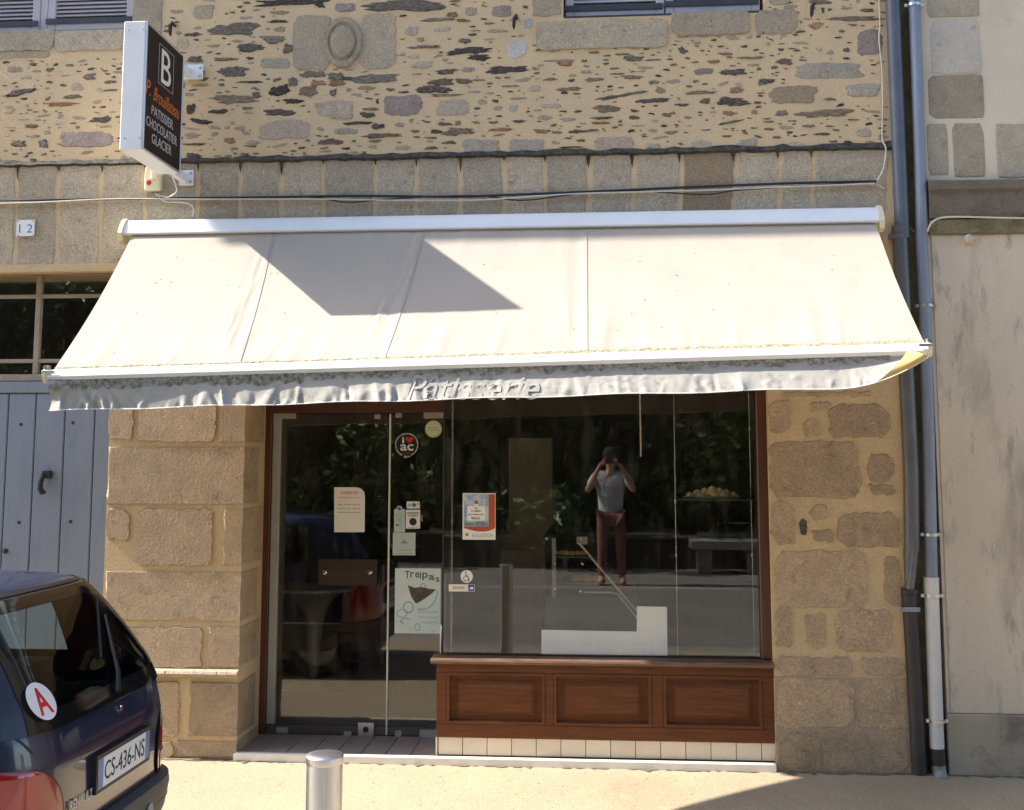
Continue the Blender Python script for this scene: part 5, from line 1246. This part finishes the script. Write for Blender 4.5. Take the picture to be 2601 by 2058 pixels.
# rear window: black printed border + clear glass
def rpatch(name, poly_fn, nu, nv, off, mat, par, smooth_=True):
    mb = MB(); mb.grid(lambda a, b: rearp(*poly_fn(a, b), off), nu, nv); return mb.build(name, mat, par, smooth_)
def kw(w): return .665-(w-.93)*.30
def strip(name, v0f, v1f, w0, w1, off, mat, par, nu=8, nv=14):
    return rpatch(name, lambda a, b: (v0f(w0+(w1-w0)*b)+(v1f(w0+(w1-w0)*b)-v0f(w0+(w1-w0)*b))*a, w0+(w1-w0)*b), nu, nv, off, mat, par)
rw = strip('rear_window', lambda w: -kw(w)+.075, lambda w: kw(w)-.075, .945, 1.32, .006, M['carglass'], car, 24, 14)
blk = pmat('glossy_black_border', (.008,.008,.009), None, 1, .08, spec=.6)
strip('window_border', lambda w: -kw(w)-.02, lambda w: -kw(w)+.085, .90, 1.345, .007, blk, rw); strip('window_border', lambda w: kw(w)-.085, lambda w: kw(w)+.02, .90, 1.345, .007, blk, rw)
strip('window_border', lambda w: -kw(w)+.0852, lambda w: kw(w)-.0852, .90, .965, .007, blk, rw, 20, 4); strip('window_border', lambda w: -kw(w)+.0852, lambda w: kw(w)-.0852, 1.305, 1.345, .007, blk, rw, 20, 4)
for sv in (-1, 1):
    def sidep(u, w, off):
        ur, uf, hw = smooth(T_R, w), smooth(T_F, w), smooth(T_W, w); uc, L_ = (ur+uf)/2, (uf-ur)/2
        q = min(.999, abs((u-uc)/L_)); v = hw*(1-q**NE)**(1/NE)+off; return cpt(u, sv*v, w)
    mb = MB(); mb.grid(lambda a, b: sidep(.52+a*(1.72-(b*.45))+.10*b, .965+b*.36, .006), 24, 10); mb.build('side_window', M['carglass'], car, True)
    mb = MB(); mb.grid(lambda a, b: sidep(1.12+a*.07, .965+b*.36, .009), 2, 10); mb.build('door_pillar', M['carblack'], car, True)
# tail lights
M['lampred'] = pmat('red_lens', (.30,.008,.012), (.22,.006,.008), 12, .12, spec=.6, coat=.8); M['lampamber'] = pmat('amber_lens', (.40,.10,.015), (.34,.06,.012), 20, .15, spec=.6, coat=.8)
for sv in (-1, 1):
    def lamp(a, b, w0=.40, w1=.80):
        w = w0+(w1-w0)*b; e = sqrt(max(0, 1-(2*b-1)**2)); lo_ = .475+.24*(1-e); return sv*(lo_+(smooth(T_W, w)*.93-lo_)*a), w
    l = rpatch('tail_light', lamp, 14, 20, .010, M['lampred'], car)
    rpatch('amber_lens', lambda a, b: lamp(.12+a*.85, .16+.30*b), 12, 8, .013, M['lampamber'], l); rpatch('clear_lens', lambda a, b: lamp(.12+a*.85, .02+.12*b), 12, 4, .013, pmat('smoky_lens',(.25,.05,.04),None,1,.15,spec=.6), l)
    rpatch('lamp_seal', lambda a, b: (lamp(0,b)[0]-sv*.010*(1-a), lamp(0,b)[1]), 2, 20, .008, M['carblack'], l)
# bumper: bulges past the body
mb = MB(); prof = [(.20,-.02),(.24,.035),(.34,.055),(.44,.058),(.475,.05),(.485,.0)]
nj = 60; rows = []
for w, off in prof:
    rows.append([])
    for j in range(nj+1):
        th = radians(70)+radians(220)*j/nj; u, v = slicept(w, th)
        d = Vector((cos(th), sin(th)*1.0, 0)); hw = smooth(T_W, w)
        nu_ = Vector((-(abs((u-1.7)/1.7))**(NE-1)/1.7 if u < 1.7 else 0, math.copysign(abs(v/hw)**(NE-1)/hw, v), 0)); nu_.normalize()
        rows[-1].append(cpt(u+nu_.x*off, v+nu_.y*off, w))
mb.add([p for r_ in rows for p in r_], [(i*(nj+1)+j, i*(nj+1)+j+1, (i+1)*(nj+1)+j+1, (i+1)*(nj+1)+j) for i in range(len(prof)-1) for j in range(nj)])
bum = mb.build('bumper', M['bumperplastic'], car, True)
mb = MB()
for j in range(nj): 
    a_, b_ = rows[3][j]*.5+rows[2][j]*.5, rows[3][j+1]*.5+rows[2][j+1]*.5
    c0 = Vector((CO.x, CO.y, 0))+cF*1.2
    for q in (0,): 
        da = (a_-Vector((c0.x,c0.y,a_.z))).normalized()*.003; db = (b_-Vector((c0.x,c0.y,b_.z))).normalized()*.003
        mb.add([a_+da-Vector((0,0,.005)), b_+db-Vector((0,0,.005)), b_+db+Vector((0,0,.005)), a_+da+Vector((0,0,.005))], [(0,1,2,3)])
mb.build('bumper_groove', M['carblack'], bum)
c = rearp(.28, .40, .062); mb = MB(); mb.poly([c+cL*.028*cos(2*pi*i/18)+Vector((0,0,.028*sin(2*pi*i/18))) for i in range(18)], -cF, -.006); mb.build('tow_cap', pmat('grey_tow_cap',(.32,.32,.31),None,1,.5), bum)
# tailgate joint lines, lock, wiper, badge
def jl(fn, n, wd, name='tailgate_joint', off=.0035, mat='carblack'):
    mb = MB(); vs = []
    for i in range(n+1):
        v, w = fn(i/n); v2, w2 = fn(min(1, i/n+.01)); v1, w1 = fn(max(0, i/n-.01)); dx, dz = v2-v1, w2-w1; L_ = sqrt(dx*dx+dz*dz); 
        vs += [rearp(v-dz/L_*wd, w+dx/L_*wd, off), rearp(v+dz/L_*wd, w-dx/L_*wd, off)]
    mb.add(vs, [(2*i,2*i+1,2*i+3,2*i+2) for i in range(n)]); return mb.build(name, M[mat], car)
jl(lambda t: (-.60+1.2*t, .495), 20, .004); jl(lambda t: (-.66+.05*(1-t), .84+.07*t), 8, .004); jl(lambda t: (.66-.05*(1-t), .84+.07*t), 8, .004)
jl(lambda t: (-.62+1.24*t, 1.36), 24, .005)
mb = MB(); p0, p1, p2 = rearp(.05,.925,.02), rearp(.10,.99,.03), rearp(.33,1.20,.016); mb.tube([p0,p1,p2], [.012,.010,.006], 8); mb.tube([rearp(.06,1.06,.015), rearp(.40,1.28,.012)], .006, 6)
mb.build('wiper', M['carblack'], car, True)
c = rearp(0.08, .86, .004); mb = MB(); mb.poly([c+cL*.014*cos(2*pi*i/12)+Vector((0,0,.014*sin(2*pi*i/12))) for i in range(12)], -cF, -.005); mb.build('lock', M['chrome'], car)
# registration plate
pc = rearp(0.045, .665, 0); up = Vector((0,0,1)); pn = -cF
pw, ph = .26, .0575
def quad(c_, hw_, hh_, d0, d1, name, mat, par):
    mb = MB(); o_ = c_+pn*d1; mb.poly([o_-cL*hw_-up*hh_, o_+cL*hw_-up*hh_, o_+cL*hw_+up*hh_, o_-cL*hw_+up*hh_], pn, d1-d0); return mb.build(name, mat, par)
hold = quad(pc, pw+.016, ph+.016, -.02, .022, 'plate_holder', M['carblack'], car)
quad(pc, pw, ph, .0221, .0245, 'plate', pmat('plate_white',(.72,.73,.74),None,1,.4), hold)
for sv in (-1, 1): quad(pc+cL*sv*(pw-.021), .021, ph, .0247, .0255, 'blue_band', pmat('plate_blue',(.10,.17,.40),(.13,.22,.48),20,.4), hold)
text('CS-436-NS', pc-cL*.205-up*.036+pn*.0247, cL, up, .41, .072, 'lettering', M['ink'], hold, depth=.001)
text('RENAULT', rearp(-.425,.585,.0)+pn*.008, cL, up, .20, .036, 'badge', pmat('silver_badge',(.62,.60,.56),None,1,.4,.3), car, depth=.003)
# A sticker on the rear glass
c = rearp(-.515, 1.00, .012); e1 = (rearp(-.40,1.00,.012)-rearp(-.54,1.00,.012)).normalized(); e2 = (rearp(-.47,1.07,.012)-rearp(-.47,.93,.012)).normalized()
st = MB().poly([c+e1*.076*cos(2*pi*i/36)+e2*.076*sin(2*pi*i/36) for i in range(36)], e1.cross(e2), -.003).build('learner_sticker', M['white'], car)
text('A', c-e1*.040-e2*.054+e1.cross(e2)*.0032, e1, e2, .080, .108, 'lettering', pmat('sticker_red',(.62,.02,.02),None,1,.5), st, depth=.001, bold=.02)
# seats, so that the windows are not empty
for v in (-.36, .36):
    mb = MB(); a = cpt(.62, v, .55)
    mb.add([cpt(.60+q[0], v+q[1], q[2]) for q in [(x,y,z) for x in (0,.14) for y in (-.25,.25) for z in (.35,.98)]], [(0,1,3,2),(4,6,7,5),(0,4,5,1),(2,3,7,6),(0,2,6,4),(1,5,7,3)]); mb.build('seat', M['carint'], car)
    mb = MB(); mb.add([cpt(1.5+q[0], v+q[1], q[2]) for q in [(x+(.0 if z < .6 else -.12),y,z) for x in (0,.12) for y in (-.22,.22) for z in (.4,1.08)]]+[], [(0,1,3,2),(4,6,7,5),(0,4,5,1),(2,3,7,6),(0,2,6,4),(1,5,7,3)])
    mb.lathe([(.05,1.08),(.11,1.10),(.12,1.20),(.06,1.26)], cpt(1.44, v, 0), 14); mb.build('front_seat', M['carint'], car)
mb = MB(); mb.add([cpt(u,v,.34) for u, v in ((.1,-.7),(3.2,-.7),(3.2,.7),(.1,.7))], [(0,1,2,3)]); mb.build('cabin_floor', M['carint'], car)
for u in (.52, 2.86):
    for sv in (-1, 1):
        c = cpt(u, sv*.70, .28); mb = MB()
        for pr, mi in (([(.18,-.085),(.265,-.08),(.275,-.05),(.275,.05),(.265,.08),(.18,.085)],0),([(.02,.06),(.17,.086)],1),([(.02,-.06),(.17,-.086)],1)):
            rows_ = [[c+cL*h_+cF*r_*cos(2*pi*j/28)+Vector((0,0,r_*sin(2*pi*j/28))) for j in range(28)] for r_, h_ in pr]
            mb.add([p for r_ in rows_ for p in r_], [(i*28+j,i*28+(j+1)%28,(i+1)*28+(j+1)%28,(i+1)*28+j) for i in range(len(pr)-1) for j in range(28)], mi)
        mb.build('wheel', [M['carblack'], M['alu']], car, True)

# =================================================================== ACROSS THE STREET (seen mirrored in the glass)
M['leaf'] = pmat('tree_leaf', (.085,.135,.030), (.12,.16,.04), 1.5, .55, var=.2)
M['leaf2'] = pmat('laurel_leaf', (.060,.115,.030), (.10,.14,.04), 1.5, .45, var=.2)
M['bark'] = pmat('tree_bark', (.075,.058,.042), (.05,.04,.03), 8, .9, bump=.01, bscale=30)
def leaves(rg, blobs, n, size):
    vs = []; fs = []
    for _ in range(n):
        c, r = rg.choice(blobs); 
        while True:
            d = Vector((rg.uniform(-1,1), rg.uniform(-1,1), rg.uniform(-1,1)))
            if .25 < d.length < 1: break
        p = Vector(c)+Vector((d.x*r[0], d.y*r[1], d.z*r[2])); a = Vector((rg.uniform(-1,1), rg.uniform(-1,1), rg.uniform(-.6,.6))).normalized()
        b = a.cross(Vector((rg.uniform(-1,1), rg.uniform(-1,1), rg.uniform(-1,1)))).normalized(); s_ = size*rg.uniform(.6,1.3); k = len(vs)
        vs += [p-a*s_, p+b*s_*.42, p+a*s_, p-b*s_*.42]; fs.append((k,k+1,k+2,k+3))
    return vs, fs
def make_tree(seed, h, wd, mat, n, label, name='broadleaf_tree', size=.09):
    rg = random.Random(seed); t = thing(name, label, 'tree', (0,0,0), 'trees across the street')
    mb = MB(); mb.tube([(0,0,0),(rg.uniform(-.1,.1),.05,h*.25),(rg.uniform(-.2,.2),.1,h*.55),(rg.uniform(-.2,.2),0,h*.8)], [.16,.12,.08,.03], 8)
    for i in range(6):
        an = rg.uniform(0,6.28); z = h*rg.uniform(.2,.5); mb.tube([(0,.03,z),(cos(an)*wd*.3,sin(an)*wd*.3,z+h*.12),(cos(an)*wd*.55,sin(an)*wd*.5,z+h*.28)], [.06,.04,.015], 6)
    mb.build('trunk', M['bark'], t, True)
    blobs = []
    for i in range(40):
        an = rg.uniform(0,6.28); z = rg.uniform(.07,1.0)*h; rr = wd*(1-.55*abs(z/h-.5)*1.4)*rg.uniform(.15,.85)
        q = rg.uniform(.3,.62)*wd*.55; blobs.append(((cos(an)*rr, sin(an)*rr, z), (q, q, q*.8)))
    mb = MB(); mb.add(*leaves(rg, blobs, n, size)); mb.build('crown', mat, t, fix=False)
    return t
def copy_tree(o, parent=None):
    c = o.copy(); COL.objects.link(c); c.parent = parent
    for ch in o.children: copy_tree(ch, c)
    return c
ta = make_tree(21, 9.5, 2.2, M['leaf'], 8000, 'pale green leafy tree across the street, mirrored in the shop glass')
tb = make_tree(33, 7.0, 2.1, M['leaf2'], 8000, 'dark laurel tree across the street, mirrored in the shop glass', 'laurel_tree')
spots = [(-13.5,-13.6,0),(-9.2,-12.8,1),(-4.6,-13.6,0),(-1.6,-12.4,1),(2.6,-12.8,0),(5.6,-13.2,1),(10.2,-13.5,0),(15,-13.2,1),(-19,-13.8,1)]
used = [False, False]
rt = random.Random(5)
ORD = ['first','second','third','fourth','fifth','sixth','seventh']
TL = {}
for k in (0, 1):
    for i, q in enumerate(sorted(p for p in spots if p[2] == k)):
        TL[(q[0], k)] = ('pale green leafy tree, %s of its kind from the left across the street' if k == 0 else 'dark laurel tree, %s laurel from the left across the street')%ORD[i]
for x, y, k in spots:
    src = (ta, tb)[k]
    o = src if not used[k] else copy_tree(src); used[k] = True
    o['label'] = TL[(x, k)]
    o.location = (x, y+1.6, .36); o.rotation_euler = (0,0,rt.uniform(0,6.28)); s_ = rt.uniform(.9,1.12); o.scale = (s_,s_,s_)
# lower bushes between the wall and the trees
rg = random.Random(44); bsh = thing('bushy_shrub', '', 'shrub', (0,0,0), 'bushes behind the low wall')
mb = MB()
for i in range(7): an = i*.9; mb.tube([(0,0,0),(cos(an)*.15,sin(an)*.15,.7),(cos(an)*.4,sin(an)*.35,1.5)], [.03,.022,.008], 6)
mb.build('stem', M['bark'], bsh, True)
bl_ = []
for i in range(22): an = rg.uniform(0,6.28); r_ = rg.uniform(.05,.75); bl_.append(((cos(an)*r_, sin(an)*r_*.7, rg.uniform(.5,2.3)), (.34,.30,.30)))
mb = MB(); mb.add(*leaves(rg, bl_, 3400, .065)); mb.build('foliage', M['leaf'], bsh, fix=False)
for i, (x, y, sc_) in enumerate(((-11.8,-11.2,1.1),(-9.6,-11.3,1.0),(-7.3,-11.1,1.15),(-5.0,-11.4,.9),(-3.1,-11.2,1.2),(-.9,-11.5,1.0),(1.2,-11.2,1.2),(3.4,-11.4,.95),(5.6,-11.2,1.1),(7.8,-11.3,1.0))):
    o = bsh if i == 0 else copy_tree(bsh)
    o.location = (x, y, .36); o.rotation_euler = (0,0,i*2.1); o.scale = (sc_*1.15, sc_, sc_*1.45)
    o['label'] = '%s bushy green shrub from the left behind the low wall across the street'%(ORD+['eighth','ninth','tenth'])[i]
mb = MB(); rg = random.Random(8)
mb.add(*leaves(rg, [((x, -19+rg.uniform(-1.2,1.2), z), (1.5,1.0,1.3)) for x in range(-34,35,2) for z in (1,2.8,4.6,6.4,8.2,10,11.8)], 42000, .20))
tag(mb.build('far_wood', M['leaf2'], fix=False), 'dark mass of far trees closing the view across the street', 'wood', kind='stuff')
tag(MB().box(-40,40,-21.5,-21,0,9).build('far_bank', M['soil']), kind='structure')
zw = .335
lw = thing('low_wall', 'low rubble wall under the trees across the street', 'wall', (-14,-10.3,zw))
MB().box(-30,24,-10.5,-10.2,zw-.05,zw+.42,.02).build('wall', granite('wall_rubble',(.085,.07,.05),(.05,.045,.035)), lw)
MB().box(-30.02,24.02,-10.53,-10.17,zw+.42,zw+.48,.02).build('coping', granite('mossy_coping',(.13,.115,.08),(.08,.075,.05)), lw)
sb = thing('stone_bench', 'pale granite block bench across the street, mirrored low in the shop window', 'bench', (1.7,-9.6,zw))
MB().box(1.15,2.25,-9.85,-9.35,zw+.34,zw+.48,.02).build('seat', M['kerbstone'], sb)
for x in (1.25, 1.95): MB().box(x,x+.2,-9.8,-9.4,zw,zw+.34,.01).build('support', M['kerbstone'], sb)

# =================================================================== THE PHOTOGRAPHER (mirrored in the shop window)
PX, PYY = 0.02, -7.92; PZ0 = gz(PYY)
M['skin'] = pmat('skin', (.46,.27,.19), (.42,.24,.17), 8, .5)
def skinned(name, verts, edges, radii, mat, par, root=0, lev=2):
    me = bpy.data.meshes.new(name); me.from_pydata([Vector(v)+Vector((PX,PYY,PZ0)) for v in verts], edges, []); o = bpy.data.objects.new(name, me); COL.objects.link(o)
    o.modifiers.new('s', 'SKIN'); sv_ = me.skin_vertices[0].data
    for i, r in enumerate(radii): sv_[i].radius = r if isinstance(r, tuple) else (r, r)
    sv_[root].use_root = True
    md = o.modifiers.new('d', 'SUBSURF'); md.levels = lev; md.render_levels = lev
    dg = bpy.context.evaluated_depsgraph_get(); m2 = bpy.data.meshes.new_from_object(o.evaluated_get(dg)); bpy.data.objects.remove(o); bpy.data.meshes.remove(me)
    m2.name = name; m2.materials.clear(); m2.materials.append(mat); m2.polygons.foreach_set('use_smooth', [True]*len(m2.polygons))
    n_ = bpy.data.objects.new(name, m2); COL.objects.link(n_); return put(n_, par)
pe = thing('person', 'person in grey polo shirt, red brown trousers and dark cap holding up a black camera', 'person', (PX, PYY, PZ0))
# facing +y; x to the right of the picture is +x
J = {'pel':(0,0,.93),'wst':(0,.0,1.08),'chs':(0,-.01,1.28),'nck':(0,.0,1.46),'nk2':(0,.01,1.53),'hd1':(0,.03,1.60),'hd2':(0,.025,1.70),
     'shl':(-.19,-.01,1.40),'ell':(-.31,.10,1.20),'wrl':(-.15,.24,1.51),'hnl':(-.105,.265,1.585),'shr':(.19,-.01,1.40),'elr':(.31,.12,1.21),'wrr':(.15,.24,1.51),'hnr':(.105,.265,1.585),
     'hpl':(-.10,0,.89),'knl':(-.115,.02,.50),'anl':(-.125,-.01,.09),'tol':(-.14,.14,.04),'hpr':(.10,0,.89),'knr':(.125,.03,.50),'anr':(.14,-.01,.09),'tor':(.16,.14,.04)}
nm = list(J); ix = {k_: i for i, k_ in enumerate(nm)}
E_ = [('pel','wst'),('wst','chs'),('chs','nck'),('nck','nk2'),('nk2','hd1'),('hd1','hd2'),('chs','shl'),('shl','ell'),('ell','wrl'),('wrl','hnl'),('chs','shr'),('shr','elr'),('elr','wrr'),('wrr','hnr'),
      ('pel','hpl'),('hpl','knl'),('knl','anl'),('anl','tol'),('pel','hpr'),('hpr','knr'),('knr','anr'),('anr','tor')]
Rr = dict(pel=(.15,.11),wst=(.14,.10),chs=(.15,.105),nck=.06,nk2=.055,hd1=(.075,.09),hd2=(.078,.092),shl=.062,ell=.042,wrl=.030,hnl=(.038,.022),shr=.062,elr=.042,wrr=.030,hnr=(.038,.022),hpl=.085,knl=.055,anl=.038,tol=.03,hpr=.085,knr=.055,anr=.038,tor=.03)
verts = [J[k_] for k_ in nm]; edges = [(ix[a_], ix[b_]) for a_, b_ in E_]; radii = [Rr[k_] for k_ in nm]
body = skinned('body', verts, edges, radii, M['skin'], pe, ix['pel'])
for sx in (-1, 1):                                     # fingers closing on the camera, thumb below
    for i, (dz, ln) in enumerate(((.030,.060),(.012,.068),(-.006,.062),(-.022,.050))):
        b0_ = Vector((sx*.105,.275,1.585+dz)); skinned('finger', [b0_, b0_+Vector((-sx*.02,.022,.006)), b0_+Vector((-sx*(.02+ln*.45),.020,.004)), b0_+Vector((-sx*(.015+ln*.75),.004,.0))], [(0,1),(1,2),(2,3)], [.0095,.009,.008,.007], M['skin'], body, 0, 1)
    b0_ = Vector((sx*.100,.25,1.56)); skinned('thumb', [b0_, b0_+Vector((-sx*.02,-.012,-.012)), b0_+Vector((-sx*.048,-.006,-.006))], [(0,1),(1,2)], [.011,.010,.008], M['skin'], body, 0, 1)
# face details
mb = MB(); mb.lathe([(.004,-.004),(.014,.012),(.006,.03)], (PX,PYY+.118,PZ0+1.615), 8, axis='z'); mb.build('nose', M['skin'], body, True)
for sx in (-1,1):
    mb = MB(); mb.lathe([(.012,-.006),(.024,0),(.010,.008)], (PX+sx*.080,PYY+.02,PZ0+1.635), 10, axis='x'); mb.build('ear', M['skin'], body, True)
    mb = MB(); mb.lathe([(.004,.0),(.010,.002),(.004,.008)], (PX+sx*.03,PYY+.113,PZ0+1.652), 10, axis='y'); mb.build('eye', M['ink'], body, True)
mb = MB(); mb.box(PX-.024,PX+.024,PYY+.112,PYY+.122,PZ0+1.572,PZ0+1.580,.003); mb.build('mouth', pmat('lip',(.30,.11,.09),None,1,.5), body)
sh = ['wst0','wst','chs','nck','shl','aul','shr','aur']
SV = {'wst0':(0,0,.84),'wst':(0,0,1.08),'chs':(0,-.01,1.28),'nck':(0,.0,1.455),'shl':(-.19,-.01,1.40),'aul':(-.27,.055,1.265),'shr':(.19,-.01,1.40),'aur':(.27,.06,1.27)}
skinned('polo_shirt', [SV[k_] for k_ in sh], [(0,1),(1,2),(2,3),(2,4),(4,5),(2,6),(6,7)], [(.192,.150),(.168,.124),(.172,.128),(.072,.072),.080,.070,.080,.070], pmat('grey_polo_cloth',(.55,.57,.62),(.48,.50,.55),20,.85,bump=.02,bscale=9), pe)
tv = {'pel':(0,0,.93),'hpl':(-.10,0,.87),'knl':(-.115,.02,.50),'anl':(-.125,-.005,.10),'hpr':(.10,0,.87),'knr':(.125,.03,.50),'anr':(.14,-.005,.10)}
tk = list(tv); skinned('trousers', [tv[k_] for k_ in tk], [(0,1),(1,2),(2,3),(0,4),(4,5),(5,6)], [(.165,.125),.100,.072,.058,.100,.072,.058], pmat('red_brown_cloth',(.24,.10,.085),(.19,.08,.07),16,.85,bump=.02,bscale=8), pe)
for sx, a_ in ((-1,'anl'),(1,'anr')):
    j = Vector(J[a_]); skinned('shoe', [j+Vector((0,-.05,-.045)), j+Vector((0,.05,-.05)), j+Vector((sx*.015,.17,-.058))], [(0,1),(1,2)], [(.048,.04),(.052,.042),(.042,.03)], pmat('orange_shoe',(.45,.17,.05),(.38,.14,.04),8,.6), pe)
mb = MB(); mb.lathe([(.098,-.035),(.102,0),(.092,.045),(.055,.078),(.01,.088)], (PX,PYY+.02,PZ0+1.70), 20); mb.box(PX-.07,PX+.07,PYY+.10,PYY+.175,PZ0+1.672,PZ0+1.68,.003); mb.build('cap', pmat('dark_cap_cloth',(.02,.022,.028),None,1,.9), pe, True)
pcm = thing('camera', 'black compact camera held up at the eye by the person', 'camera', (PX, PYY+.25, PZ0+1.60))
MB().box(PX-.066,PX+.066,PYY+.235,PYY+.275,PZ0+1.565,PZ0+1.645,.008).build('camera_body', M['iron'], pcm)
mb = MB(); mb.lathe([(.034,0),(.034,.035),(.028,.040)], (PX,PYY+.275,PZ0+1.603), 20, axis='y'); mb.build('lens', M['iron'], pcm, True)
print('Z_ST', Z_ST, 'front', az(800,1917,-.05), 'Z_SILL', Z_SILL, 'XR', XR, 'XN', XN, 'base', az(1970,1950,0), 'zb', bl.z, br.z, 'cz', cl.z, cr.z, 'sign', zt_s, zb_s, at(376,52,YS1).z, b0.z, b1.z, f1.z)
